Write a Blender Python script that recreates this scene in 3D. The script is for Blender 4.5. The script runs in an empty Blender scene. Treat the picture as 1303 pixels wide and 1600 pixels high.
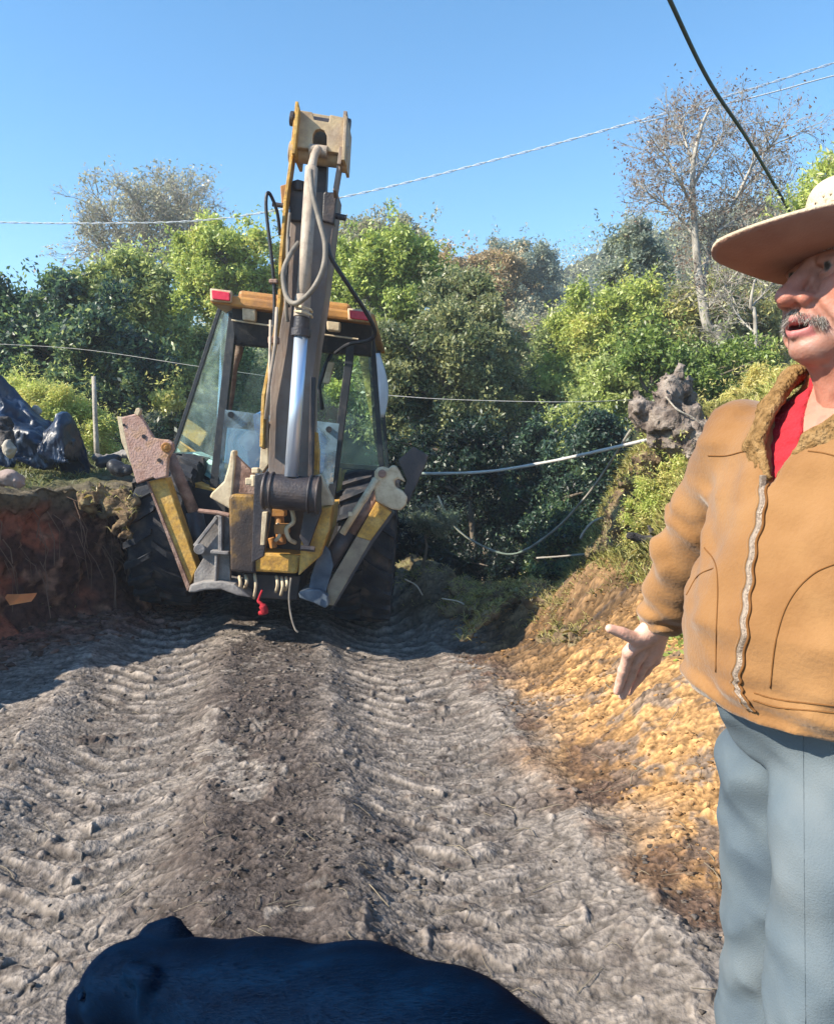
import bpy, math, random
import numpy as np
from mathutils import Vector, Matrix
from mathutils.bvhtree import BVHTree
random.seed(7); RS = np.random.RandomState(11)
S = bpy.context.scene
C = S.collection
R = math.radians
# ------------------------------------------------------------ camera, sky, sun, exposure
CAM = np.array([0.0, 0.0, 1.46]); PITCH = math.atan(100/1200.0)
cd = bpy.data.cameras.new('camera'); cam = bpy.data.objects.new('camera', cd); C.objects.link(cam)
cam.location = CAM; cam.rotation_euler = (R(90)-PITCH, 0, 0)
cd.sensor_fit = 'VERTICAL'; cd.sensor_height = 24; cd.lens = 18.0; cd.clip_start = 0.05; cd.clip_end = 5000
S.camera = cam
SUN_EL, SUN_AZ = R(37), R(-112)        # azimuth measured from +Y towards +X
to_sun = Vector((math.sin(SUN_AZ)*math.cos(SUN_EL), math.cos(SUN_AZ)*math.cos(SUN_EL), math.sin(SUN_EL)))
W = bpy.data.worlds.new('World'); S.world = W; W.use_nodes = True
nt = W.node_tree; bg = nt.nodes['Background']
sky = nt.nodes.new('ShaderNodeTexSky'); sky.sky_type = 'NISHITA'; sky.sun_disc = False
sky.sun_elevation = SUN_EL; sky.sun_rotation = SUN_AZ
sky.air_density = 1.15; sky.dust_density = 0.25; sky.ozone_density = 2.2; sky.altitude = 1500
hs = nt.nodes.new('ShaderNodeHueSaturation'); hs.inputs['Saturation'].default_value = 1.22; hs.inputs['Hue'].default_value = 0.492; hs.inputs['Value'].default_value = 0.94
nt.links.new(sky.outputs[0], hs.inputs['Color']); nt.links.new(hs.outputs[0], bg.inputs[0]); bg.inputs[1].default_value = 0.14
sl = bpy.data.lights.new('sun', 'SUN'); sl.energy = 5.0; sl.angle = R(0.5); sl.color = (1.0, 0.90, 0.74)
sun = bpy.data.objects.new('sun', sl); C.objects.link(sun); sun.location = (-20, 0, 20)
sun.rotation_euler = to_sun.to_track_quat('Z', 'Y').to_euler()
S.view_settings.view_transform = 'Standard'; S.view_settings.look = 'None'
S.view_settings.exposure = 1.08; S.view_settings.gamma = 1.0
S.render.engine = 'CYCLES'
S.cycles.use_denoising = True
S.cycles.max_bounces = 8; S.cycles.transparent_max_bounces = 12; S.cycles.diffuse_bounces = 3
S.cycles.caustics_reflective = False; S.cycles.caustics_refractive = False

# ------------------------------------------------------------ helpers
def P(px, py, Y):
    """point of the place at distance Y whose bearing was measured on the photograph"""
    xc = (px-651.5)/1200.0; yc = -(py-800)/1200.0
    d = np.array([xc, math.cos(PITCH)+yc*math.sin(PITCH), -math.sin(PITCH)+yc*math.cos(PITCH)])
    return CAM + d*(Y/d[1])

def tag(o, label=None, cat=None, group=None, kind=None):
    if label: o['label'] = label
    if cat: o['category'] = cat
    if group: o['group'] = group
    if kind: o['kind'] = kind
    return o

def thing(name, label, cat, loc=(0, 0, 0), group=None):
    o = bpy.data.objects.new(name, None); C.objects.link(o)
    o.location = tuple(float(v) for v in loc); o.empty_display_size = 0.1
    return tag(o, label, cat, group)

ORG = {}
def world_org(o):
    v = np.zeros(3)
    while o is not None:
        v = v + np.array(o.location); o = o.parent
    return v

def obj(name, V, F, mat, parent=None, smooth=False, org=None, attr=None, bevel=0):
    """link ONE mesh object; V in world coordinates, stored relative to its parent or its own base"""
    V = np.asarray(V, dtype=np.float64).reshape(-1, 3)
    if parent is not None:
        base = world_org(parent); loc = (0, 0, 0)
        if org is not None:
            loc = np.asarray(org)-base; base = np.asarray(org)
    else:
        if org is None:
            lo, hi = V.min(0), V.max(0); org = np.array([(lo[0]+hi[0])/2, (lo[1]+hi[1])/2, lo[2]])
        base = np.asarray(org, dtype=float); loc = base
    me = bpy.data.meshes.new(name)
    Vl = (V-base).astype(np.float32)
    if isinstance(F, np.ndarray):
        n, k = F.shape
        me.vertices.add(len(Vl)); me.vertices.foreach_set('co', Vl.ravel())
        me.loops.add(n*k); me.loops.foreach_set('vertex_index', F.astype(np.int32).ravel())
        me.polygons.add(n); me.polygons.foreach_set('loop_start', np.arange(0, n*k, k, dtype=np.int32))
        me.polygons.foreach_set('loop_total', np.full(n, k, dtype=np.int32))
        me.update(calc_edges=True)
    else:
        me.from_pydata([tuple(v) for v in Vl.tolist()], [], [list(f) for f in F]); me.update()
    if attr is not None:
        for an, (dom, arr) in attr.items():
            arr = np.asarray(arr, dtype=np.float32)
            if arr.shape[1] == 3: arr = np.concatenate([arr, np.ones((len(arr), 1), np.float32)], 1)
            a = me.attributes.new(an, 'FLOAT_COLOR', dom); a.data.foreach_set('color', arr.ravel())
    if smooth: me.polygons.foreach_set('use_smooth', np.ones(len(me.polygons), dtype=bool))
    if mat is not None: me.materials.append(mat)
    o = bpy.data.objects.new(name, me); C.objects.link(o)
    o.location = tuple(float(v) for v in loc)
    if parent is not None: o.parent = parent
    if bevel:
        b = o.modifiers.new('bevel', 'BEVEL'); b.width = bevel; b.segments = 2; b.limit_method = 'ANGLE'; b.angle_limit = R(40)
        b.harden_normals = False
    return o

class MB:
    def __init__(s): s.V = []; s.F = []
    def add(s, V, F):
        n = len(s.V); s.V += [tuple(float(c) for c in v) for v in V]; s.F += [tuple(i+n for i in f) for f in F]; return s
    def box(s, c, size, rot=None):
        hx, hy, hz = [v/2 for v in size]
        pts = [Vector((x, y, z)) for x in (-hx, hx) for y in (-hy, hy) for z in (-hz, hz)]
        if rot is not None: pts = [rot @ p for p in pts]
        pts = [p+Vector(tuple(float(v) for v in c)) for p in pts]
        return s.add(pts, [(0, 1, 3, 2), (4, 6, 7, 5), (0, 4, 5, 1), (2, 3, 7, 6), (0, 2, 6, 4), (1, 5, 7, 3)])
    def prism(s, pts, vec):
        n = len(pts); a = [np.asarray(p, float) for p in pts]; b = [p+np.asarray(vec, float) for p in a]
        return s.add(a+b, [tuple(range(n))[::-1], tuple(range(n, 2*n))]+[(i, (i+1) % n, n+(i+1) % n, n+i) for i in range(n)])
    def beam(s, p0, p1, w, t, up=(0, 0, 1), w1=None, t1=None):
        """rectangular bar from p0 to p1; w across, t along the 'up' hint"""
        p0, p1 = Vector(tuple(map(float, p0))), Vector(tuple(map(float, p1))); d = (p1-p0).normalized()
        x = d.cross(Vector(up)).normalized(); y = x.cross(d).normalized()
        w1 = w if w1 is None else w1; t1 = t if t1 is None else t1
        pts = []
        for p, ww, tt in ((p0, w, t), (p1, w1, t1)):
            for a, b in ((-1, -1), (1, -1), (1, 1), (-1, 1)): pts.append(p+x*a*ww/2+y*b*tt/2)
        return s.add(pts, [(0, 1, 2, 3), (7, 6, 5, 4), (0, 4, 5, 1), (1, 5, 6, 2), (2, 6, 7, 3), (3, 7, 4, 0)])
    def tube(s, pts, rad, n=8, cap=True):
        pts = [Vector(tuple(map(float, p))) for p in pts]
        if not hasattr(rad, '__len__'): rad = [rad]*len(pts)
        t = (pts[1]-pts[0]).normalized()
        x = t.orthogonal().normalized(); V = []; m = len(pts)
        for i, p in enumerate(pts):
            d = (pts[min(i+1, m-1)]-pts[max(i-1, 0)])
            if d.length > 1e-9: t = d.normalized()
            x = (x-t*x.dot(t)).normalized(); y = t.cross(x)
            for k in range(n):
                a = 2*math.pi*k/n; V.append(p+(x*math.cos(a)+y*math.sin(a))*rad[i])
        F = [(i*n+k, i*n+(k+1) % n, (i+1)*n+(k+1) % n, (i+1)*n+k) for i in range(m-1) for k in range(n)]
        if cap: F += [tuple(range(n))[::-1], tuple((m-1)*n+k for k in range(n))]
        return s.add(V, F)
    def cyl(s, p0, p1, r0, r1=None, n=24): return s.tube([p0, p1], [r0, r0 if r1 is None else r1], n)
    def ring(s, c, axis, r0, r1, w, n=32, prof=None):
        """tyre-like body: profile list of (radius, offset) lathed about axis"""
        a = Vector(tuple(map(float, axis))).normalized(); x = a.orthogonal().normalized(); y = a.cross(x)
        c = Vector(tuple(map(float, c))); m = len(prof); V = []
        for i in range(n):
            an = 2*math.pi*i/n; d = x*math.cos(an)+y*math.sin(an)
            for (r, o) in prof: V.append(c+d*r+a*o)
        F = [(i*m+k, i*m+k+1, ((i+1) % n)*m+k+1, ((i+1) % n)*m+k) for i in range(n) for k in range(m-1)]
        return s.add(V, F)
    def build(s, name, mat, parent=None, smooth=False, bevel=0, **k):
        return obj(name, s.V, s.F, mat, parent, smooth=smooth, bevel=bevel, **k)

def smooth_path(pts, n=8):
    """Catmull-Rom through points"""
    pts = [np.asarray(p, float) for p in pts]; q = [2*pts[0]-pts[1]]+pts+[2*pts[-1]-pts[-2]]; out = []
    for i in range(1, len(q)-2):
        for k in range(n):
            t = k/n; a, b, c, d = q[i-1:i+3]
            out.append(0.5*((2*b)+(c-a)*t+(2*a-5*b+4*c-d)*t*t+(-a+3*b-3*c+d)*t**3))
    out.append(pts[-1]); return out

# ---- noise
_perm = np.concatenate([np.random.RandomState(3).permutation(256)]*3)
_gr = np.random.RandomState(5).randn(256, 3); _gr /= np.linalg.norm(_gr, axis=1)[:, None]
def noise3(x, y, z=0.0):
    x, y, z = np.broadcast_arrays(np.asarray(x, float), np.asarray(y, float), np.asarray(z, float))
    xi, yi, zi = np.floor(x).astype(int), np.floor(y).astype(int), np.floor(z).astype(int)
    xf, yf, zf = x-xi, y-yi, z-zi
    u, v, w = [t*t*t*(t*(t*6-15)+10) for t in (xf, yf, zf)]
    r = 0
    for dx in (0, 1):
        for dy in (0, 1):
            for dz in (0, 1):
                h = _perm[_perm[_perm[(xi+dx) & 255]+((yi+dy) & 255)]+((zi+dz) & 255)] & 255
                g = _gr[h]; dot = g[..., 0]*(xf-dx)+g[..., 1]*(yf-dy)+g[..., 2]*(zf-dz)
                r = r+dot*(u if dx else 1-u)*(v if dy else 1-v)*(w if dz else 1-w)
    return r*1.6
def fbm(x, y, z=0.0, o=4, g=0.5):
    r = 0; a = 1.0; f = 1.0
    for i in range(o): r = r+a*noise3(x*f+17.1*i, y*f-9.3*i, z*f+4.7*i); a *= g; f *= 2.03
    return r
def sst(a, b, x): t = np.clip((x-a)/(b-a), 0, 1); return t*t*(3-2*t)
def lerp(a, b, t): return a+(b-a)*t

# ---- signed distance modelling + surface nets
def surfnet(f, lo, hi, h):
    lo = np.array(lo, float); hi = np.array(hi, float); n = np.ceil((hi-lo)/h).astype(int)+1
    ax = [lo[i]+h*np.arange(n[i]) for i in range(3)]
    X, Y, Z = np.meshgrid(*ax, indexing='ij'); v = f(X, Y, Z); s = v < 0
    cnt = np.zeros(tuple(n-1)); acc = np.zeros(tuple(n-1)+(3,))
    nx, ny, nz = n-1
    for a in range(3):
        b, c = [(1, 2), (0, 2), (0, 1)][a]
        for ib in (0, 1):
            for ic in (0, 1):
                o0 = [0, 0, 0]; o0[b] = ib; o0[c] = ic; o1 = list(o0); o1[a] = 1
                A = v[o0[0]:o0[0]+nx, o0[1]:o0[1]+ny, o0[2]:o0[2]+nz]; B = v[o1[0]:o1[0]+nx, o1[1]:o1[1]+ny, o1[2]:o1[2]+nz]
                m = (A < 0) != (B < 0); t = np.where(m, A/np.where(m, A-B, 1), 0)
                cnt += m
                for k in range(3): acc[..., k] += m*(o0[k]+(t if k == a else 0))
    idx = -np.ones(tuple(n-1), int); M = cnt > 0; idx[M] = np.arange(M.sum())
    ci = np.argwhere(M); V = lo+h*(ci+acc[M]/cnt[M][:, None]); F = []
    for a in range(3):
        b, c = [(1, 2), (2, 0), (0, 1)][a]
        s0 = [slice(None)]*3; s1 = [slice(None)]*3; s0[a] = slice(0, -1); s1[a] = slice(1, None)
        e = s[tuple(s0)] != s[tuple(s1)]; ins = s[tuple(s0)]; q = np.argwhere(e)
        q = q[(q[:, b] > 0) & (q[:, c] > 0) & (q[:, b] < n[b]-1) & (q[:, c] < n[c]-1)]
        def g(db, dc):
            r = q.copy(); r[:, b] -= db; r[:, c] -= dc; return idx[r[:, 0], r[:, 1], r[:, 2]]
        f4 = np.stack([g(1, 1), g(0, 1), g(0, 0), g(1, 0)], 1); fl = ~ins[q[:, 0], q[:, 1], q[:, 2]]
        f4[fl] = f4[fl][:, ::-1]; F.append(f4)
    return V, np.concatenate(F)
def smin(a, b, k):
    h = np.clip(0.5+0.5*(b-a)/k, 0, 1); return b*(1-h)+a*h-k*h*(1-h)
def smax(a, b, k): return -smin(-a, -b, k)
def sd_ell(X, Y, Z, c, r, rot=None):
    p = np.stack([X-c[0], Y-c[1], Z-c[2]], -1)
    if rot is not None: p = p @ np.asarray(rot)       # columns of rot = local axes
    r = np.asarray(r, float); k0 = np.linalg.norm(p/r, axis=-1); k1 = np.linalg.norm(p/(r*r), axis=-1)
    return k0*(k0-1)/np.maximum(k1, 1e-9)
def sd_cap(X, Y, Z, a, b, ra, rb):
    a = np.asarray(a, float); b = np.asarray(b, float); ab = b-a
    t = np.clip(((X-a[0])*ab[0]+(Y-a[1])*ab[1]+(Z-a[2])*ab[2])/(ab@ab), 0, 1)
    return np.sqrt((X-a[0]-t*ab[0])**2+(Y-a[1]-t*ab[1])**2+(Z-a[2]-t*ab[2])**2)-(ra+(rb-ra)*t)

# ---- materials
def nn(m, t, **k):
    n = m.node_tree.nodes.new(t)
    for a, b in k.items(): setattr(n, a, b)
    return n
def mat(name, cols, scale=6.0, rough=0.75, bump=0.25, bscale=60.0, metal=0.0, spec=0.4, attr=None, dirt=None, dscale=3.0, damt=0.5, detail=8, stretch=None, bdist=0.01, sheen=0):
    m = bpy.data.materials.new(name); m.use_nodes = True; L = m.node_tree.links
    b = m.node_tree.nodes['Principled BSDF']; tc = nn(m, 'ShaderNodeTexCoord'); src = tc.outputs['Object']
    if stretch:
        mp = nn(m, 'ShaderNodeMapping'); mp.inputs['Scale'].default_value = stretch; L.new(src, mp.inputs[0]); src = mp.outputs[0]
    n1 = nn(m, 'ShaderNodeTexNoise'); n1.inputs['Scale'].default_value = scale; n1.inputs['Detail'].default_value = detail; L.new(src, n1.inputs[0])
    rp = nn(m, 'ShaderNodeValToRGB'); L.new(n1.outputs[0], rp.inputs[0])
    cols = list(cols); el = rp.color_ramp.elements
    for i, c in enumerate(cols):
        p = 0.3+0.4*i/max(1, len(cols)-1)
        e = el[i] if i < 2 else el.new(p)
        e.position = p; e.color = (*c, 1)
    if len(cols) == 1: el[1].color = (*cols[0], 1)
    col = rp.outputs[0]
    if attr:
        at = nn(m, 'ShaderNodeAttribute', attribute_name=attr)
        mx = nn(m, 'ShaderNodeMix', data_type='RGBA', blend_type='MULTIPLY'); mx.inputs[0].default_value = 1
        L.new(at.outputs[0], mx.inputs[6]); L.new(col, mx.inputs[7]); col = mx.outputs[2]
    if dirt:
        n2 = nn(m, 'ShaderNodeTexNoise'); n2.inputs['Scale'].default_value = dscale; n2.inputs['Detail'].default_value = 10; n2.inputs['Roughness'].default_value = 0.7; L.new(tc.outputs['Object'], n2.inputs[0])
        r2 = nn(m, 'ShaderNodeValToRGB'); L.new(n2.outputs[0], r2.inputs[0]); r2.color_ramp.elements[0].position = 0.60-damt*0.35; r2.color_ramp.elements[0].color = (0, 0, 0, 1); r2.color_ramp.elements[1].position = 0.90-damt*0.25; r2.color_ramp.elements[1].color = (0.85, 0.85, 0.85, 1)
        mx = nn(m, 'ShaderNodeMix', data_type='RGBA'); L.new(r2.outputs[0], mx.inputs[0]); L.new(col, mx.inputs[6]); mx.inputs[7].default_value = (*dirt, 1); col = mx.outputs[2]
    L.new(col, b.inputs['Base Color']); b.inputs['Roughness'].default_value = rough; b.inputs['Metallic'].default_value = metal
    b.inputs['Specular IOR Level'].default_value = spec
    if sheen: b.inputs['Sheen Weight'].default_value = sheen
    if bump:
        n3 = nn(m, 'ShaderNodeTexNoise'); n3.inputs['Scale'].default_value = bscale; n3.inputs['Detail'].default_value = 6; L.new(src, n3.inputs[0])
        bp = nn(m, 'ShaderNodeBump'); bp.inputs['Strength'].default_value = bump; bp.inputs['Distance'].default_value = bdist
        L.new(n3.outputs[0], bp.inputs['Height']); L.new(bp.outputs[0], b.inputs['Normal'])
    return m
def leaf_mat(name, trans=0.45):
    m = bpy.data.materials.new(name); m.use_nodes = True; L = m.node_tree.links; nd = m.node_tree.nodes; nd.clear()
    at = nn(m, 'ShaderNodeAttribute', attribute_name='tint'); d = nn(m, 'ShaderNodeBsdfDiffuse'); t = nn(m, 'ShaderNodeBsdfTranslucent')
    g = nn(m, 'ShaderNodeBsdfGlossy'); g.inputs['Roughness'].default_value = 0.45; g.inputs[0].default_value = (0.6, 0.6, 0.6, 1)
    m1 = nn(m, 'ShaderNodeMixShader'); m1.inputs[0].default_value = trans; m2 = nn(m, 'ShaderNodeMixShader'); m2.inputs[0].default_value = 0.06
    o = nn(m, 'ShaderNodeOutputMaterial')
    L.new(at.outputs[0], d.inputs[0]); L.new(at.outputs[0], t.inputs[0]); L.new(d.outputs[0], m1.inputs[1]); L.new(t.outputs[0], m1.inputs[2])
    L.new(m1.outputs[0], m2.inputs[1]); L.new(g.outputs[0], m2.inputs[2]); L.new(m2.outputs[0], o.inputs[0]); return m
LEAF = leaf_mat('leaf'); GRASS = leaf_mat('grass_blade', 0.3)
BARK = mat('bark', [(0.07, 0.055, 0.04), (0.16, 0.13, 0.10), (0.24, 0.21, 0.17)], scale=9, bump=0.6, bscale=30, rough=0.9, spec=0.1, stretch=(1, 1, 0.3))
BARKP = mat('pale_bark', [(0.22, 0.2, 0.17), (0.42, 0.39, 0.34), (0.13, 0.11, 0.09)], scale=7, bump=0.6, bscale=30, rough=0.9, spec=0.1, stretch=(1, 1, 0.4))
# ------------------------------------------------------------ ground
def xf_bank(y): return np.interp(y, [0, 1.5, 3, 4.6, 5.5, 7.5, 9.5, 14], [5.5, 4.2, 2.7, 1.78, 1.5, 1.28, 1.5, 3.0])
def x_wall(y): return np.interp(y, [0, 2, 4.5, 5.6, 6.3, 8, 12, 16, 40], [-5.2, -4.4, -3.5, -2.98, -2.50, -2.50, -2.6, -2.4, -2.0])
def x_rutL(y): return np.interp(y, [-4, 1.5, 2.9, 6.8, 12], [0.1, -0.95, -1.28, -2.12, -2.3])
def x_rutR(y): return np.interp(y, [-4, 1.5, 2.9, 6.8, 12], [1.2, 0.36, 0.17, -0.38, -0.5])
WALL_Z = 1.12
def H0(x, y):
    z = -0.095*(x+1.3)*sst(4.0, 6.2, y)*np.clip(1-np.maximum(np.abs(x+1.3)-1.6, 0)/1.5, 0, 1)
    z = z+0.035*fbm(x*0.6, y*0.6, 1.0, 3)
    # berm along the ravine edge
    xb = np.clip(x, -0.4, 1.7); yb = np.interp(xb, [-0.4, 0.0, 0.9, 1.4, 1.7], [7.7, 7.35, 6.4, 5.7, 5.2])
    db = (y-yb)*0.75; bm = np.exp(-(db/0.42)**2)*sst(-0.55, -0.15, x)*(1-sst(1.5, 2.3, x))
    z = z+bm*(0.36+0.14*fbm(x*2.2, y*2.2, 7, 3))
    # mound of spoil on the right
    z = z+0.40*sst(0.55, 1.6, x)*sst(2.3, 3.8, y)*(1-sst(5.2, 6.6, y))
    z = z+0.10*sst(0.6, 1.4, x)*sst(0.5, 2.3, y)*(1-sst(2.3, 3.8, y))
    # ravine
    rav = sst(7.5, 10.5, y-0.6*np.clip(0.9-x, 0, 1.2))*sst(-0.9, -0.1, x)
    behind = sst(12.5, 16, y)
    z = z-3.0*np.maximum(rav, behind*sst(-2.2, -0.6, x))
    # right bank
    d = x-xf_bank(y); z = z+(1.50*sst(-0.05, 1.05, d)+0.42*np.clip(d-0.9, 0, 30)**0.9)*(1+0.12*fbm(x*1.5, y*1.5, 3, 3))
    # left plateau
    lp = sst(0.0, 0.25, x_wall(y)-x)
    z = z*(1-lp)+lp*(WALL_Z+0.05*fbm(x*1.2, y*1.2, 9, 4)+0.03*np.clip(x_wall(y)-x, 0, 40)+0.03*np.clip(y-6, 0, 30))
    # far hillside
    tt = x/np.maximum(y, 1); lf = sst(-0.40, -0.12, tt)
    z = z+(0.07+0.16*lf)*np.clip(y-15, 0, 75)+0.9*fbm(x*0.06, y*0.06, 2, 3)*sst(16, 40, y)+0.05*np.clip(y-20, 0, 60)*np.clip(x/20, 0, 1)
    return z
def ruts(x, y):
    near = 1-sst(9.5, 11, y); dl = x-x_rutL(y); dr = x-x_rutR(y); z = 0*x
    for d, ph in ((dl, 0.0), (dr, 0.5)):
        w = np.exp(-(d/0.34)**4)
        z = z-0.055*w+0.010*0.8*w*np.sin(2*np.pi*(y+0.30*d*d+0.06*noise3(x*3, y*3, 7)+0.03*noise3(x*9, y*7, 8))/0.135+(0 if ph else 2.0))*np.clip(0.15+1.5*noise3(x*3.5, y*3, 14), 0, 1.2)+0.035*np.exp(-((np.abs(d)-0.47)/0.10)**2)*(0.6+0.8*fbm(x*3, y*3, 5+ph, 2))
        s = y*1.0+0.05*noise3(x*2, y*2, 3)
        # chevron lugs, two half rows offset by half a pitch
        side = np.sign(d+1e-6); t = (s+side*0.085-0.55*np.abs(d))/0.19+ph
        t = t+0.12*noise3(x*6, y*6, 8); f = t-np.floor(t)
        lug = sst(0.0, 0.18, f)*(1-sst(0.42, 0.62, f))
        msk = np.clip(0.75+0.9*fbm(x*1.1+ph*9, y*1.1, 11, 3), 0.1, 1.15)*np.exp(-(d/0.33)**6)
        z = z+0.026*lug*msk*np.clip(0.75+0.9*noise3(x*9, y*6, 15), 0.1, 1.2)
    return z*near
def torn(x, y):
    n = noise3(x*2.8+0.7*noise3(x*4, y*4, 2), y*12+1.1*noise3(x*2.1, y*2.1, 4), 97); m = np.exp(-(n/0.085)**2)
    m = m*np.clip(0.05+1.6*noise3(x*5.5, y*8, 98), 0, 1)*np.clip(0.75+1.4*noise3(x*28, y*40, 99), 0, 1.2)
    for xr_, ph in ((x_rutR, 0.0), (x_rutL, 2.0)):
        d = x-xr_(y); w = np.exp(-(d/0.44)**4)*(1-sst(8, 9, y)); t = y+0.30*d*d+0.035*noise3(x*3, y*3, 7)+0.015*noise3(x*11, y*11, 8)
        st_ = np.clip((np.sin(2*np.pi*t/0.125+ph)-0.55)/0.45, 0, 1)*np.clip(0.1+1.5*noise3(x*4.5, y*6, 12+ph), 0, 1)*np.clip(0.6+1.3*noise3(x*26, y*30, 13), 0, 1.1)
        m = np.maximum(m, st_*w*0.9)
    return np.clip(m*1.35, 0, 1)*np.clip(0.75+0.9*fbm(x*0.9, y*0.9, 101, 2), 0.15, 1.1)
def clods(x, y):
    r = 0
    for i, (f, a) in enumerate(((5, 1), (11, .6), (23, .35), (45, .2))):
        r = r+a*np.maximum(0, noise3(x*f, y*f, 20+i))**1.5
    return r
def Hfine(x, y):
    z = H0(x, y)+ruts(x, y)
    dl = np.abs(x-x_rutL(y)); dr = np.abs(x-x_rutR(y)); onroad = np.maximum(np.exp(-(dl/0.42)**4), np.exp(-(dr/0.42)**4))
    mid = np.exp(-((x-(x_rutL(y)+x_rutR(y))/2)/0.33)**2)*(1-sst(7, 9, y))
    z = z+mid*0.035*(0.6+0.8*fbm(x*1.6, y*1.6, 31, 3))
    right = sst(0.25, 0.6, x-x_rutR(y))
    amp = 0.005+0.022*np.maximum(mid, right*0.85)+0.006*(1-onroad)
    wet = np.clip(0.7+0.9*fbm(x*0.9, y*0.9, 41, 3), 0.15, 1.5)
    z = z+amp*wet*clods(x, y)*1.25+0.006*fbm(x*4, y*4, 51, 3)
    # torn, sharp-edged transverse ridges left by the tyre lugs, crumbs
    wv = noise3(x*5+2*noise3(x*2, y*2, 5), y*15, 91); z = z+0.009*onroad*np.maximum(0, 0.32-np.abs(wv))**0.7*np.clip(0.6+fbm(x*2, y*2, 92, 2), 0, 1.2)
    bl = 1-np.abs(noise3(x*19, y*19, 93))*2.2; z = z+0.0030*np.clip(bl, 0, 1)*np.clip(0.4+1.3*noise3(x*2.2, y*2.2, 94), 0, 1.3)
    z = z+0.016*torn(x, y)
    z = z+0.0020*noise3(x*60, y*60, 95)+0.0022*np.abs(noise3(x*34, y*34, 96))
    # cracks and little ledges in the drying crust
    c = noise3(x*7+1.3*noise3(x*3, y*3, 1), y*11, 61); z = z-0.009*np.exp(-(c/0.07)**2)*(0.4+np.clip(fbm(x*1.7, y*1.7, 71, 2), 0, 1))
    # broken spoil on the right: fist-sized clods
    sp = sst(0.45, 0.9, x-x_rutR(y))*sst(1.8, 3.0, y)*(1-sst(8.5, 9.5, y)); q = noise3(x*4.5, y*4.5, 64); q2 = noise3(x*10+q, y*10, 65)
    z = z+sp*(0.035*np.abs(q)+0.032*np.clip(q2, 0, 1)**0.7*np.clip(0.5+noise3(x*1.5, y*1.5, 66), 0, 1)+0.018*np.abs(noise3(x*24, y*24, 67)))*(0.35+0.65*sst(3.2, 5, y))
    # scattered small lumps
    e = noise3(x*16, y*16, 81); z = z+0.02*np.clip(e-0.42, 0, 1)*2
    return z
def hgt(x, y): return float(H0(np.array([float(x)]), np.array([float(y)]))[0])
def hfin(x, y): return float(Hfine(np.array([float(x)]), np.array([float(y)]))[0])

tc_ = np.linspace(-0.62, 0.62, 1000); g_ = np.geomspace(0.03, 150, 40)
tcol = np.concatenate([-0.62-0*g_[::-1], tc_, 0.62+0*g_]); gcol = np.concatenate([-g_[::-1], 0*tc_, g_])
yr = [1.35]
while yr[-1] < 11: yr.append(yr[-1]+max(0.0038, yr[-1]**2/1150.0*0.60))
yr = np.array(yr); yr = np.concatenate([[-40, -20, -8, -4, -2, -1, 0, 0.5, 0.9, 1.15], yr, np.geomspace(yr[-1]+0.15, 210, 150)])
wy = np.maximum(yr, 1.2)
GX = tcol[None, :]*wy[:, None]+gcol[None, :]*np.ones_like(wy)[:, None]; GY = np.broadcast_to(yr[:, None], GX.shape)
GZ = np.where((GY < 12) & (np.abs(GX) < 12), Hfine(GX, GY), H0(np.clip(GX, -200, 200), np.clip(GY, -200, 400)))
nr, nc = GX.shape; ii = np.arange(nr*nc).reshape(nr, nc)
GF = np.stack([ii[:-1, :-1], ii[:-1, 1:], ii[1:, 1:], ii[1:, :-1]], -1).reshape(-1, 4)
# the soil's own colours; relief shading is added to them below
def mixc(a, b, t): return a*(1-t[..., None])+np.array(b)*t[..., None]
dL = GX-x_rutL(GY); dR = GX-x_rutR(GY)
col = np.ones(GX.shape+(3,))*np.array([0.190, 0.165, 0.146])
n1 = fbm(GX*1.3, GY*1.3, 5, 4); n2 = fbm(GX*4, GY*4, 6, 4); n3 = fbm(GX*14, GY*14, 8, 3)
mid = np.exp(-((GX-(x_rutL(GY)+x_rutR(GY))/2+0.05+0.12*n1)/0.40)**4)*(1-sst(6.5, 7.5, GY))*sst(-0.35, 0.05, n1+0.6*n2+0.5*n3+0.15)
col = mixc(col, (0.062, 0.049, 0.044), np.clip(mid*0.92, 0, 1))
col = mixc(col, (0.10, 0.085, 0.078), np.clip(sst(0.15, 0.55, n2+0.4*n3)*0.6, 0, 1))
col = mixc(col, (0.27, 0.19, 0.155), sst(0.2, 1.0, -0.3-dL*0.8+0.3*n1)*sst(3.4, 6, GY)*0.8)
col = mixc(col, (0.150, 0.092, 0.048), sst(0.55, 0.95, dR+0.2*n1)*sst(3.6, 4.8, GY+0.4*n1))
near_ = (GY < 12) & (np.abs(GX) < 8); tz = np.zeros_like(GX); tz[near_] = torn(GX[near_], GY[near_])
tan_ = sst(0.42, 0.80, dR+0.22*n1+0.12*n2)*(0.15+0.85*sst(1.5, 2.6, GY+0.5*n1))*(1-sst(4.3, 5.2, GY+0.5*n1+0.3*n2))
col = mixc(col, (0.38, 0.215, 0.088), tan_*np.clip(0.97-0.75*sst(0.05, 0.50, n2+0.5*n3), 0, 1))
col = mixc(col, (0.055, 0.043, 0.038), np.clip(tz*1.3, 0, 0.93))
dk = np.exp(-((dR-0.62)/0.20)**2)*sst(-0.1, 0.4, n1+n2)*0.85
col = mixc(col, (0.09, 0.055, 0.04), np.clip(dk, 0, 1))
bank = sst(-0.25, 0.15, GX-xf_bank(GY)+0.2*n1)*sst(3.6, 4.6, GY); col = mixc(col, (0.080, 0.052, 0.026), bank*0.95)
berm = sst(6.1, 6.6, GY+0.55*(GX-0.5))*sst(-0.4, 0.0, GX)*(1-bank); col = mixc(col, (0.11, 0.078, 0.045), berm*0.85)
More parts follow.
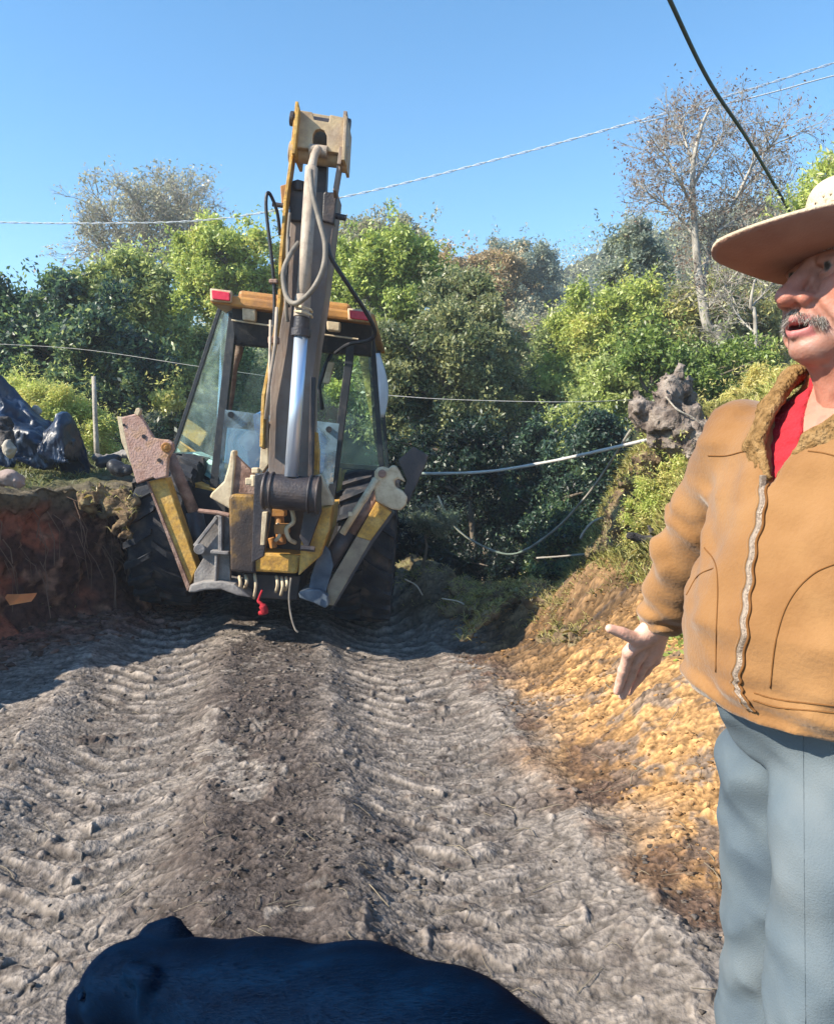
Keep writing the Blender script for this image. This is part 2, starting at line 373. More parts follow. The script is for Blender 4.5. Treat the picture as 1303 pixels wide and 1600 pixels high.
wild = np.maximum(sst(8.5, 10, GY)*sst(-2.0, -1.0, GX), sst(12, 14, GY)); col = mixc(col, (0.035, 0.04, 0.018), wild)
plt_ = sst(0.1, 0.4, x_wall(GY)-GX); col = mixc(col, (0.10, 0.10, 0.045), plt_)
red = sst(-0.75, -0.25, x_wall(GY)-GX)*(1-plt_); col = mixc(col, (0.19, 0.085, 0.065), red*(0.5+0.5*sst(-0.2, 0.3, n1)))
# relief shading put into the soil colour: tops lightened, hollows darkened
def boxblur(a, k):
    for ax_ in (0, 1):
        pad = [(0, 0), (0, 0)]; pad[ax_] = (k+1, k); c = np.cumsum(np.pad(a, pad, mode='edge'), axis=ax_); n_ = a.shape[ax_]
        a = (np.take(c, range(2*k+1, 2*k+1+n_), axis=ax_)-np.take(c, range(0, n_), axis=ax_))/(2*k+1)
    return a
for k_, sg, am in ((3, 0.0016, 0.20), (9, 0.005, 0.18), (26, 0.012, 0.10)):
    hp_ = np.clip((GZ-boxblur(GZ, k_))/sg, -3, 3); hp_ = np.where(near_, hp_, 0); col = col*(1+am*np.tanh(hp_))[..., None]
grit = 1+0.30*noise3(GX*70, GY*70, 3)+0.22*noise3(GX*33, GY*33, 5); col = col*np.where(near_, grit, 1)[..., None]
soil = mat('soil', [(0.50, 0.49, 0.48), (1.0, 1.0, 1.0), (1.30, 1.27, 1.22)], scale=22, rough=0.95, bump=0.8, bscale=75, attr='soil', spec=0.12, bdist=0.012)
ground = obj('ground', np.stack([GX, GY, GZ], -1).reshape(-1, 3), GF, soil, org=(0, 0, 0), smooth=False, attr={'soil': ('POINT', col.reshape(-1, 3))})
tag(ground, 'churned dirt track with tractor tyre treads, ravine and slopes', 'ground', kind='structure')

# cut face of the left bank: overhanging turf lip, roots, clods
ys = np.concatenate([np.arange(3.4, 8.2, 0.018), np.arange(8.2, 16, 0.12)]); vs = np.linspace(0, 1, 110)
YY, VV = np.meshgrid(ys, vs, indexing='ij'); xw = x_wall(YY)+0.10*fbm(YY*1.5, 0.3, 4, 3)
zt = WALL_Z+0.03*np.clip(YY-6, 0, 60)+0.05*fbm(YY*2, 3.3, 1, 3)
zz = np.where(VV < 0.72, -0.15+(zt+0.15)*(VV/0.72), zt+0.03*sst(0.72, 0.8, VV))
foot = np.where(VV < 0.72, 0.42*np.exp(-(VV/0.72)*6.0), 0)
back = np.where(VV > 0.72, -(VV-0.72)/0.28*1.1, 0)
lip = 0.10*np.exp(-((VV-0.70)/0.10)**2)
frac = fbm(YY*3, zz*2.2, 5, 5)*0.11+0.05*np.abs(fbm(YY*9, zz*3.0, 8, 4))+0.03*np.abs(noise3(YY*22, zz*18, 2))
XX = xw+foot+back+lip+frac*np.where(VV < 0.72, 1, 0.1)
zz = zz+np.where(VV >= 0.66, 0.07*fbm(XX*5, YY*5, 9, 4), 0)+0.05*np.abs(noise3(XX*9, YY*9, 3))*np.exp(-VV*7)
bc = np.ones(XX.shape+(3,))*np.array([0.27, 0.095, 0.06]); q1 = fbm(YY*2.5, zz*2.5, 14, 4); q2 = fbm(YY*9, zz*5, 15, 4)
bc = mixc(bc, (0.075, 0.04, 0.033), sst(-0.1, 0.4, q1+0.8*(YY-5.2))); bc = mixc(bc, (0.34, 0.19, 0.13), sst(0.25, 0.6, q2)*0.7)  # farther part of the face darkened, its shade painted into the colour
bc = mixc(bc, (0.12, 0.10, 0.07), sst(0.58, 0.70, VV+0.05*q1)); bc = mixc(bc, (0.10, 0.10, 0.045), sst(0.75, 0.85, VV))
ii = np.arange(XX.size).reshape(XX.shape)
BF = np.stack([ii[:-1, :-1], ii[1:, :-1], ii[1:, 1:], ii[:-1, 1:]], -1).reshape(-1, 4)
eb = obj('earth_bank', np.stack([XX, YY, zz], -1).reshape(-1, 3), BF, soil, attr={'soil': ('POINT', bc.reshape(-1, 3))})
tag(eb, 'freshly cut reddish earth bank on the left', 'bank', kind='structure')

# ------------------------------------------------------------ foliage
def leaves(cent, rad, n, size, cols, flat=0.0, aspect=0.42, shell=0.55, up=0.25, seed=0, clump=0.0, jit=0.35, hang=0.0):
    """leaf quads through ellipsoids. cent Nx3, rad Nx3; returns V,F,tint"""
    rs = np.random.RandomState(seed); cent = np.asarray(cent, float); rad = np.asarray(rad, float)
    w = (rad[:, 0]*rad[:, 2]+rad[:, 1]*rad[:, 2]); w = w/w.sum(); k = rs.choice(len(cent), n, p=w)
    d = rs.randn(n, 3); d /= np.linalg.norm(d, axis=1)[:, None]
    r = (shell+(1-shell)*rs.rand(n)**0.7)[:, None]; r = r*np.where(rs.rand(n) < 0.25, rs.rand(n), 1)[:, None]
    # uneven outline: noise pushes the shell in and out, and eats holes
    q = cent[k]+d*rad[k]; f = clump if clump else 1.2
    nz = fbm(q[:, 0]*f, q[:, 1]*f, q[:, 2]*f, 2); keep = nz > -0.28+0.2*rs.rand(n)-0.25
    p = cent[k]+d*rad[k]*r*(0.86+0.34*np.clip(nz, -1, 1))[:, None]
    p = p+rs.randn(n, 3)*size*1.2
    p, d, k, nz = p[keep], d[keep], k[keep], nz[keep]; n = len(p)
    nrm = d*0.25+rs.randn(n, 3)*0.7+np.array([0, 0, up]); nrm /= np.linalg.norm(nrm, axis=1)[:, None]
    t = np.cross(nrm, rs.randn(n, 3)); t[:, 2] -= hang; t -= nrm*np.sum(t*nrm, 1)[:, None]; t /= np.maximum(np.linalg.norm(t, axis=1), 1e-6)[:, None]
    b = np.cross(nrm, t); s = size*(0.6+0.8*rs.rand(n))[:, None]
    V = np.stack([p-t*s, p+b*s*aspect+t*s*0.1, p+t*s, p-b*s*aspect+t*s*0.1], 1).reshape(-1, 3)
    F = np.arange(4*n).reshape(n, 4)
    cols = np.asarray(cols, float); u = np.clip(0.5+0.45*noise3(p[:, 0]*0.9*f, p[:, 1]*0.9*f, p[:, 2]*0.9*f+seed)+jit*rs.randn(n)*0.6, 0, 0.999)*(len(cols)-1)
    i = u.astype(int); c = cols[i]+(cols[np.minimum(i+1, len(cols)-1)]-cols[i])*(u-i)[:, None]
    c = c*(0.8+0.4*rs.rand(n))[:, None]
    return V, F, c
def limb(mb, p0, p1, r0, r1, wob=0.08, n=7, rs=random):
    p0, p1 = np.asarray(p0, float), np.asarray(p1, float); L = np.linalg.norm(p1-p0); pts = []
    o = np.array([rs.uniform(-1, 1), rs.uniform(-1, 1), rs.uniform(-.4, .8)])*L*wob
    for i in range(n+1):
        t = i/n; pts.append(p0+(p1-p0)*t+o*math.sin(t*math.pi)+np.array([rs.gauss(0, 1), rs.gauss(0, 1), rs.gauss(0, .5)])*L*0.012*(0 < t < 1))
    mb.tube(pts, [r0+(r1-r0)*i/n for i in range(n+1)], 6); return pts
def twigs(mb, p, d, L, r, depth, rs, spread=0.7):
    d = np.asarray(d, float); d /= np.linalg.norm(d); q = np.asarray(p)+d*L
    m = (np.asarray(p)+q)/2+np.array([rs.gauss(0, 1) for _ in range(3)])*L*0.06
    mb.tube([p, m, q], [r, r*0.8, r*0.6], 4 if depth < 2 else 5, cap=False); out = [q]
    if depth > 0:
        for i in range(3 if depth > 1 else 4):
            e = d+np.array([rs.gauss(0, 1), rs.gauss(0, 1), rs.gauss(0, .8)+0.15])*spread
            s = rs.uniform(0.45, 1); out += twigs(mb, np.asarray(p)+(q-np.asarray(p))*s, e, L*rs.uniform(0.55, 0.8), r*0.6, depth-1, rs, spread)
    return out
TREE_N = 0
def tree(name, label, blobs, Y, cols, n=16000, size=0.07, base=None, cat='tree', depthf=1.0, trunk_r=0.09, hang=0.0, clump=1.2, group='trees and bushes of the valley', jit=0.35, bark=None, stems=1, leafkw={}):
    """blobs: (px,py,rx_px,ry_px[,dY])"""
    global TREE_N; TREE_N += 1; rs = random.Random(TREE_N*31)
    sc = Y/1200.0; cen, rad = [], []
    for b in blobs:
        dY = b[4] if len(b) > 4 else 0.0; c = P(b[0], b[1], Y+dY); cen.append(c); rad.append((b[2]*sc, min(b[2], b[3]*1.4)*sc*depthf, b[3]*sc))
    # sub-clumps over each blob, so the outline is uneven
    c2, r2 = [], []
    for c, r in zip(cen, rad):
        c2.append(c); r2.append([v*0.60 for v in r])
        for j in range(20):
            a = rs.uniform(0, 6.283); e = math.asin(rs.uniform(-0.8, 1)); q = rs.uniform(0.16, 0.42); far = rs.uniform(0.55, 1.08)
            c2.append(c+np.array([math.cos(a)*math.cos(e)*r[0], math.sin(a)*math.cos(e)*r[1], math.sin(e)*r[2]])*far); r2.append([min(r)*q*1.1, min(r)*q*1.1, min(r)*q])
    cen0 = np.mean(cen, 0); bx, by = (cen0[0], cen0[1]) if base is None else base; bz = hgt(bx, by)-0.1
    root = thing(name, label, cat, (bx, by, bz), group)
    V, F, c = leaves(c2, r2, int(n*1.9), size*0.62, cols, seed=TREE_N, hang=hang, clump=clump, jit=jit, **leafkw)
    # leafy sprigs that break the outline
    m = max(30, n//150); rs2 = np.random.RandomState(TREE_N+500); kk = rs2.randint(0, len(c2), m); c2a, r2a = np.array(c2), np.array(r2)
    dd = rs2.randn(m, 3)*np.array([1, 1, 0.7])+np.array([0, 0, 0.35]); dd /= np.linalg.norm(dd, axis=1)[:, None]
    s0 = c2a[kk]+dd*r2a[kk]*0.8; dd2 = dd+rs2.randn(m, 3)*0.45+np.array([0, 0, 0.3]); dd2 /= np.linalg.norm(dd2, axis=1)[:, None]
    Ls = (0.20+0.40*rs2.rand(m))*(0.5+Y/26); per = 26; tt = rs2.rand(m, per)**0.8
    cp = (s0[:, None]+dd2[:, None]*(tt*Ls[:, None])[..., None]+rs2.randn(m, per, 3)*(0.055*(1.15-tt))[..., None]*(0.4+Y/20)).reshape(-1, 3)
    V_2, F_2, c_2 = leaves(cp, np.full((len(cp), 3), 0.02), len(cp), size*0.62, cols, seed=TREE_N+900, hang=hang, clump=clump, jit=jit, **leafkw)
    V = np.concatenate([V, V_2]); F = np.concatenate([F, F_2+len(V)-len(V_2)]); c = np.concatenate([c, c_2])
    V[:, 2] = np.maximum(V[:, 2], H0(V[:, 0], V[:, 1])-0.1)
    obj('crown', V, F, LEAF, root, attr={'tint': ('FACE', c)})
    mb = MB(); top = max(cen, key=lambda v: v[2])
    for s in range(stems):
        o = np.array([rs.uniform(-.4, .4), rs.uniform(-.3, .3), 0])*(stems > 1)
        tp = limb(mb, np.array([bx, by, bz])+o, top+np.array([rs.uniform(-.3, .3), 0, 0]), trunk_r, trunk_r*0.3, 0.06)
        for j, (c, r) in enumerate(list(zip(c2, r2))[::3]):
            k = min(range(len(tp)), key=lambda i: np.linalg.norm(tp[i]-c)+(3 if tp[i][2] > c[2]-r[2]*0.4 else 0))
            limb(mb, tp[k], c+np.array([0, 0, r[2]*0.2]), trunk_r*0.35, trunk_r*0.08, 0.1, 5, rs)
    mb.build('trunk', bark or BARK, root, smooth=True); return root

OLIVE = [(0.15, 0.18, 0.08), (0.33, 0.35, 0.14), (0.56, 0.55, 0.25)]
GREEN = [(0.09, 0.145, 0.055), (0.25, 0.31, 0.10), (0.46, 0.52, 0.19)]
BRIGHT = [(0.15, 0.24, 0.05), (0.38, 0.48, 0.10), (0.62, 0.68, 0.19)]
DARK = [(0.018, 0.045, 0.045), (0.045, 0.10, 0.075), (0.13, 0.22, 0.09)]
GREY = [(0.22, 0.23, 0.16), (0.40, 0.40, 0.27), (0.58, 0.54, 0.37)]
YEL = [(0.32, 0.33, 0.09), (0.58, 0.53, 0.15), (0.74, 0.63, 0.23)]
RUST = [(0.27, 0.23, 0.13), (0.48, 0.37, 0.21), (0.64, 0.47, 0.27)]
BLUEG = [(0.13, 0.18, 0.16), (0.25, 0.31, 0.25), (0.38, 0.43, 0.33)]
DDARK = [(0.004, 0.010, 0.010), (0.010, 0.025, 0.020), (0.032, 0.068, 0.032)]  # leaf colours darkened to carry the deep shade of the ravine
# left hedge
HG = 'hedge trees behind the left plateau'
tree('hedge_tree', 'dark blue-green hedge tree at the far left edge, above the blue tarp', [(-40, 520, 80, 78), (10, 500, 60, 60), (-60, 620, 90, 60)], 13, DARK+[BRIGHT[1]], 26000, 0.075, group=HG)
tree('hedge_tree', 'dark hedge tree with sunny yellow-green top, right of the leftmost one', [(85, 520, 62, 72), (60, 570, 70, 70), (95, 620, 50, 60)], 12.6, DARK+[BRIGHT[1]], 24000, 0.075, group=HG)
tree('hedge_tree', 'dark leafy hedge tree directly above the thin wooden post', [(165, 540, 55, 75), (150, 600, 60, 60), (215, 590, 50, 60)], 12.2, DARK+[GREEN[2]], 24000, 0.075, group=HG)
tree('broadleaf_tree', 'bright green rounded tree rising over the right end of the dark hedge', [(200, 450, 55, 55), (165, 470, 45, 45), (240, 500, 55, 60), (260, 590, 50, 60)], 13.4, GREEN+[BRIGHT[2]], 24000, 0.075)
tree('broadleaf_tree', 'light yellow-green loose tree left of the cab roof', [(360, 385, 48, 55), (310, 430, 60, 55), (270, 520, 50, 60), (340, 480, 60, 50), (395, 430, 40, 60)], 16, [GREEN[1], BRIGHT[1], BRIGHT[2], YEL[1]], 26000, 0.07, clump=1.6)
tree('broadleaf_tree', 'green tree seen through the left window of the cab', [(330, 600, 60, 70), (400, 620, 60, 70), (300, 680, 60, 40)], 14.5, GREEN, 20000, 0.075)
tree('broadleaf_tree', 'dense dark tree right behind the lifted boom', [(470, 470, 60, 80), (450, 600, 70, 80), (520, 560, 60, 70)], 17, [GREEN[0], OLIVE[1], OLIVE[2]], 22000, 0.08)
tree('broadleaf_tree', 'tall bright green tree to the right of the boom', [(600, 415, 58, 60), (560, 440, 50, 70), (650, 450, 50, 55), (620, 520, 70, 70), (590, 610, 60, 60)], 15, [GREEN[1], BRIGHT[1], BRIGHT[2]], 42000, 0.07, clump=1.6, trunk_r=0.14)
tree('broadleaf_tree', 'wispy topped tree poking into the sky just right of the boom', [(600, 365, 45, 28), (555, 370, 28, 40), (650, 385, 30, 25)], 17.5, GREY, 5000, 0.07, clump=2.2)
tree('broadleaf_tree', 'broad olive tree beside the right side of the cab', [(650, 580, 80, 70), (640, 650, 75, 60), (720, 620, 60, 70), (700, 540, 60, 60)], 12.2, [GREEN[0]]+OLIVE, 46000, 0.06, clump=1.9, trunk_r=0.12)
tree('broadleaf_tree', 'bushy green tree leaning over the dark hollow', [(720, 500, 50, 60), (755, 560, 50, 60), (770, 640, 55, 60)], 13.5, [GREEN[0], OLIVE[1], GREY[1]], 26000, 0.065, clump=1.8)
tree('broadleaf_tree', 'rusty yellow tree on the skyline left of the blue-grey one', [(730, 440, 45, 40), (770, 430, 40, 45), (700, 425, 30, 28), (760, 480, 60, 40)], 25, RUST+[YEL[0]], 22000, 0.085, clump=1.2)
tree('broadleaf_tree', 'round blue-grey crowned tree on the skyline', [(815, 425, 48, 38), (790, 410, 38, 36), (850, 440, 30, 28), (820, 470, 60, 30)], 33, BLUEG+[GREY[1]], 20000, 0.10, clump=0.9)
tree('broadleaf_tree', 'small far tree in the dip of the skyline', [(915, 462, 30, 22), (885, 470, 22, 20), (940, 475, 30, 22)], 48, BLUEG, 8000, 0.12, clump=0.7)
tree('broadleaf_tree', 'pale greyish thicket tree at mid height above the hollow', [(810, 530, 60, 45), (850, 560, 50, 50), (790, 590, 50, 50)], 20, GREY+[RUST[1]], 26000, 0.075, clump=1.4)
tree('broadleaf_tree', 'dark green tree in the shade between the two pale thickets', [(850, 610, 45, 50), (870, 540, 40, 40), (820, 660, 50, 50)], 17, [DARK[1], GREEN[1], GREEN[2]], 20000, 0.075)
tree('broadleaf_tree', 'sunny yellow-green tree filling the right slope below the skyline', [(920, 510, 55, 45), (960, 560, 60, 60), (900, 580, 45, 60), (990, 500, 50, 50)], 14, [GREEN[1], BRIGHT[1], BRIGHT[2], YEL[1]], 44000, 0.065, clump=1.7, trunk_r=0.12)
tree('broadleaf_tree', 'sunlit shrub tree left of the uprooted stump', [(930, 650, 55, 60), (960, 610, 45, 50), (900, 700, 45, 50)], 11, [GREEN[1], GREEN[2], BRIGHT[1]], 26000, 0.055, clump=2)
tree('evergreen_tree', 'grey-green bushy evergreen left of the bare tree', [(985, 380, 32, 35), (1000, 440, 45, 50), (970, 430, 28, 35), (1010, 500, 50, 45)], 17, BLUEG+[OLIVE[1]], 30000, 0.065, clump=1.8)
tree('broadleaf_tree', 'yellow-olive tree behind the bare tree trunk', [(1080, 500, 60, 60), (1130, 480, 55, 55), (1050, 540, 50, 50), (1190, 520, 60, 60)], 14, OLIVE+[YEL[1], GREY[2]], 32000, 0.065, clump=1.9)
tree('bush', 'green bush on top of the right slope behind the stump', [(1050, 590, 45, 40), (1110, 600, 40, 45), (1010, 560, 35, 35), (1160, 580, 45, 40)], 10, [GREEN[1], BRIGHT[0], BRIGHT[1]], 24000, 0.05, cat='bush', clump=2.2)
tree('broadleaf_tree', 'leafy tree hidden mostly behind the hat, in the far right', [(1240, 470, 60, 60), (1300, 440, 70, 70), (1380, 460, 90, 90)], 15, OLIVE+[YEL[1]], 22000, 0.07)
# ravine
RG = 'bushes down in the ravine'
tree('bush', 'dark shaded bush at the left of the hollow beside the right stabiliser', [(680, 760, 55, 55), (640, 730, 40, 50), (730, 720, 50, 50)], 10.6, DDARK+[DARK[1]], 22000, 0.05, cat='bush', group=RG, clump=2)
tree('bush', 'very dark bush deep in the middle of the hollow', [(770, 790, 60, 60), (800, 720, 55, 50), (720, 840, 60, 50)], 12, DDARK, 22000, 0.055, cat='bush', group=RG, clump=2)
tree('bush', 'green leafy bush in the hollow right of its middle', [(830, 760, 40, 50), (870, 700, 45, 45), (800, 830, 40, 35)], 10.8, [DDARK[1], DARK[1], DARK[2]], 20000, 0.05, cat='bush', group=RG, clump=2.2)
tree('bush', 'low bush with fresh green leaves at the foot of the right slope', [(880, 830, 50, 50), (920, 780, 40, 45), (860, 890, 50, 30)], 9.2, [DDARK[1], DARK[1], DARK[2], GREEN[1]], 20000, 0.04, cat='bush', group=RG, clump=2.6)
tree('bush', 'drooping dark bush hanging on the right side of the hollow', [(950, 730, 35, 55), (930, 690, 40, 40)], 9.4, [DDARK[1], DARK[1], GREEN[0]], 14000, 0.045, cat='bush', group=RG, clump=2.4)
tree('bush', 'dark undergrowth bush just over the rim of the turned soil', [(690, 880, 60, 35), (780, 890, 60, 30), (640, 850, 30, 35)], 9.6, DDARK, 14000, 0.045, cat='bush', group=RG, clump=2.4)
# yellow-green weed patches on plateau
tree('weed_clump', 'tall sunny yellow-green weed clump behind the blue tarp', [(60, 640, 45, 40), (110, 650, 45, 45), (150, 680, 30, 35), (30, 620, 25, 25)], 10, [BRIGHT[1], BRIGHT[2], YEL[2]], 22000, 0.045, cat='weeds', group=None, trunk_r=0.02, clump=2.4, leafkw=dict(aspect=0.22, up=0.8))
tree('weed_clump', 'small bright weed clump in the gap under the hedge left of the cab', [(262, 626, 22, 14)], 12, [BRIGHT[2], YEL[2]], 2500, 0.05, cat='weeds', group=None, trunk_r=0.02)

# hazy bare tree on the left skyline
def bare_tree(label, trunk, Y, boughs, tw, leafc, nl, lsize, bark, rscale=1.0, seed=1, name='bare_tree', spread=0.7, depth=3):
    rs = random.Random(seed); pts = [P(x, y, Y) for x, y, r in trunk]; rad = [r*Y/1200 for x, y, r in trunk]
    pts[0][2] = min(pts[0][2], hgt(pts[0][0], pts[0][1])-0.1); root = thing(name, label, 'tree', pts[0])
    mb = MB(); sp = smooth_path(pts, 5); rr = np.interp(np.linspace(0, len(rad)-1, len(sp)), range(len(rad)), rad); mb.tube(sp, list(rr), 8); ends = []
    tb = MB()
    for bgh in boughs:
        bp = [P(x, y, Y+(dz if i else 0)) for i, (x, y, dz) in enumerate(bgh[1:])]; r0 = bgh[0]*Y/1200
        sp = smooth_path(bp, 5); mb.tube(sp, [r0*(1-0.75*i/len(sp)) for i in range(len(sp))], 6)
        for i in range(1, len(sp)):
            for _ in range(tw[0]):
                d = (sp[i]-sp[i-1]); d = d/np.linalg.norm(d)+np.array([rs.gauss(0, .8), rs.gauss(0, .8), rs.gauss(0.1, .7)])
                ends += twigs(tb, sp[i], d, tw[1]*rs.uniform(.6, 1.2), tw[2], depth, rs, spread)
    mb.build('trunk', bark, root, smooth=True); tb.build('twigs', bark, root, smooth=True)
    ends = np.array(ends); k = RS.randint(0, len(ends), nl)
    V, F, c = leaves(ends[k]+RS.randn(nl, 3)*0.06, np.full((nl, 3), 0.12), nl*2, lsize, leafc, seed=seed)
    obj('leaves', V, F, LEAF, root, attr={'tint': ('FACE', c)}); return root
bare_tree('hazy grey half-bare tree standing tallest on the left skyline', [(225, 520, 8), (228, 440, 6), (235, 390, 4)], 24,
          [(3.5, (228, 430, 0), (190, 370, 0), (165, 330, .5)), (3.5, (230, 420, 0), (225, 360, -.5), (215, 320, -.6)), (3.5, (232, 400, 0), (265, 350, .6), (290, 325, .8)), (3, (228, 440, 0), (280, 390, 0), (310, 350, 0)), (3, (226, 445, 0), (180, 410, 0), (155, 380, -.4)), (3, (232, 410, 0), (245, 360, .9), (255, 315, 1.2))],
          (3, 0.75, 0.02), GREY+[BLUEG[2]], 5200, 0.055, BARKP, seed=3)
bare_tree('tall bare tree with pale curved trunk and sparse reddish leaves by the hat', [(1150, 600, 9), (1130, 560, 8.5), (1105, 510, 7.5), (1094, 450, 6.5), (1087, 390, 5.5), (1083, 330, 4.5), (1082, 260, 3.4), (1095, 200, 2.4), (1108, 168, 1.2)], 12,
          [(4, (1098, 455, 0), (1106, 400, .2), (1122, 360, .4), (1150, 310, .5), (1185, 270, .8)), (2.6, (1084, 330, 0), (1060, 280, -.3), (1035, 235, -.3)), (2.6, (1083, 290, 0), (1110, 240, .3), (1140, 200, .5)), (2.4, (1120, 362, .3), (1170, 330, .3), (1220, 300, .4)), (2.2, (1082, 260, 0), (1070, 220, .3), (1060, 190, .5)), (2.4, (1150, 310, .5), (1180, 250, 0), (1210, 225, -.3)), (2.2, (1086, 370, 0), (1050, 330, .5), (1020, 310, .5)), (2.6, (1100, 490, 0), (1130, 450, -.4), (1160, 415, -.6))],
          (2, 0.42, 0.009), [(0.13, 0.08, 0.05), (0.26, 0.15, 0.10), (0.30, 0.22, 0.12)], 4200, 0.024, BARKP, seed=5)
bare_tree('thin grey leafless sapling to the right of the bare tree trunk', [(1190, 600, 4), (1180, 530, 3.2), (1172, 480, 2.6), (1180, 430, 1.6)], 10.5,
          [(1.8, (1178, 520, 0), (1150, 490, .2), (1135, 450, .2)), (1.8, (1173, 480, 0), (1200, 450, .2), (1215, 430, .2)), (1.6, (1185, 560, 0), (1160, 540, -.2), (1140, 530, -.2))], (2, 0.3, 0.006), OLIVE, 250, 0.03, BARKP, seed=8, depth=2)
# leaf sprays of a near tree at the upper right
tree('broadleaf_tree', 'glossy long-leaved tree tip rising behind the hat crown', [(1290, 300, 42, 46), (1265, 335, 26, 30), (1330, 330, 60, 70)], 7.5, [GREEN[1], BRIGHT[1], BRIGHT[2], GREY[2]], 3600, 0.055, hang=0.5, clump=3, trunk_r=0.05, base=(4.6, 8.2), leafkw=dict(aspect=0.25))

# woodland behind everything (a mass nobody could count)
rs = np.random.RandomState(77); n = 900
yy = 18+rs.rand(n)**0.8*75; xx = (rs.rand(n)-0.5)*2*yy*0.85; m = ~((np.abs(xx) < 1) & (yy < 10)); xx, yy = xx[m], yy[m]
zz_ = H0(xx, yy); rr = 0.9+rs.rand(len(xx))*1.1*(0.6+yy/60)
V, F, c = leaves(np.stack([xx, yy, zz_+rr*0.35], -1), np.stack([rr*1.5, rr*1.2, rr], -1), 130000, 0.12, OLIVE+GREY, seed=99, clump=0.8)
tag(obj('far_woodland', V, F, LEAF, attr={'tint': ('FACE', c)}), 'far wooded hillside of grey-green scrub beyond the ravine', 'woodland', kind='stuff')
# undergrowth lining the ravine and the hedge foot
cc, r_ = [], []
for i in range(260):
    x = rs.uniform(-1.2, 6); y = rs.uniform(8.6, 19)
    if x-float(xf_bank(y)) > 0.2 and y < 9.5: continue
    cc.append((x, y, hgt(x, y)+0.1)); r_.append((0.5, 0.5, 0.4))
for i in range(150):
    x = rs.uniform(-16, -3.0); y = rs.uniform(10.5, 20); cc.append((x, y, hgt(x, y)+0.15)); r_.append((0.6, 0.5, 0.45))
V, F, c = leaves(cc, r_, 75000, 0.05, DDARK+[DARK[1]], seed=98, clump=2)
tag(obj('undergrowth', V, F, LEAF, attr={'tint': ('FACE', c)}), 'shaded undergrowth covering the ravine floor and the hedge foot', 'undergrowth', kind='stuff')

# grass
def blades(pts, L, w, cols, seed=0, lean=0.5, jit=0.3):
    rs = np.random.RandomState(seed); pts = np.asarray(pts, float); n = len(pts)
    a = rs.rand(n)*6.283; l = L*(0.5+0.9*rs.rand(n)); ln = lean*(0.3+rs.rand(n))
    d = np.stack([np.cos(a)*ln, np.sin(a)*ln, np.ones(n)], -1); d /= np.linalg.norm(d, axis=1)[:, None]; s = np.stack([-np.sin(a), np.cos(a), 0*a], -1)*w
    s = s*np.cos(a*3)[:, None]+np.cross(d, s/w)*w*np.sin(a*3)[:, None]
    m = pts+d*(l*0.55)[:, None]; t = pts+d*l[:, None]; t[:, 2] -= l*0.35*ln; t[:, :2] += (d[:, :2]*l[:, None])*0.4
    V = np.stack([pts-s, pts+s, m+s*0.8, t, m-s*0.8], 1).reshape(-1, 3); F = np.arange(5*n).reshape(n, 5)
    cols = np.asarray(cols, float); u = np.clip(0.5+0.5*noise3(pts[:, 0]*2.2, pts[:, 1]*2.2, seed)+jit*rs.randn(n), 0, 0.999)*(len(cols)-1); i = u.astype(int)
    c = cols[i]+(cols[np.minimum(i+1, len(cols)-1)]-cols[i])*(u-i)[:, None]; return V, F, c
STRAW = [(0.16, 0.17, 0.04), (0.34, 0.32, 0.08), (0.52, 0.44, 0.16)]
def gpts(n, xr, yr_, test, seed, dz=-0.01, fine=True):
    rs = np.random.RandomState(seed); x = rs.uniform(*xr, n); y = rs.uniform(*yr_, n); k = test(x, y, rs); x, y = x[k], y[k]
    z = (Hfine if fine else H0)(x, y)+dz; return np.stack([x, y, z], -1)
p = gpts(150000, (1.1, 5), (4.6, 10), lambda x, y, r: (x-xf_bank(y) > -0.15) & (y+0.4*r.rand(len(x)) > 4.9) & (fbm(x*1.6, y*1.6, 3, 3)+0.35+0.5*r.rand(len(x)) > 0.12), 5)
V, F, c = blades(p, 0.085, 0.0028, STRAW+[BRIGHT[2]], 5, 0.8)
tag(obj('slope_grass', V, F, GRASS, attr={'tint': ('FACE', c)}), 'dry yellow-green grass on the steep right slope', 'grass', kind='stuff')
p = gpts(80000, (-14, -2.5), (4.2, 12), lambda x, y, r: (x_wall(y)-x > 0.02) & (fbm(x*1.3, y*1.3, 13, 3)+0.6*r.rand(len(x)) > 0.15), 6)
p[:, 2] += 0.04
V, F, c = blades(p, 0.075, 0.0035, [(0.07, 0.09, 0.035), (0.13, 0.16, 0.05), (0.24, 0.25, 0.09)], 6, 1.0)
tag(obj('plateau_grass', V, F, GRASS, attr={'tint': ('FACE', c)}), 'short tufty grass on top of the left bank', 'grass', kind='stuff')
p = gpts(26000, (-0.4, 2.2), (5.0, 8.4), lambda x, y, r: (np.abs((y-np.interp(x, [-0.4, 0.0, 0.9, 1.4, 1.7], [7.7, 7.35, 6.4, 5.7, 5.2]))) < 0.5) & (fbm(x*2.5, y*2.5, 23, 3)+0.5*r.rand(len(x)) > 0.25), 7)
V, F, c = blades(p, 0.05, 0.003, STRAW+[(0.3, 0.22, 0.1)], 7, 1.2)
tag(obj('berm_grass', V, F, GRASS, attr={'tint': ('FACE', c)}), 'matted dead grass on the turned turf along the track edge', 'grass', kind='stuff')
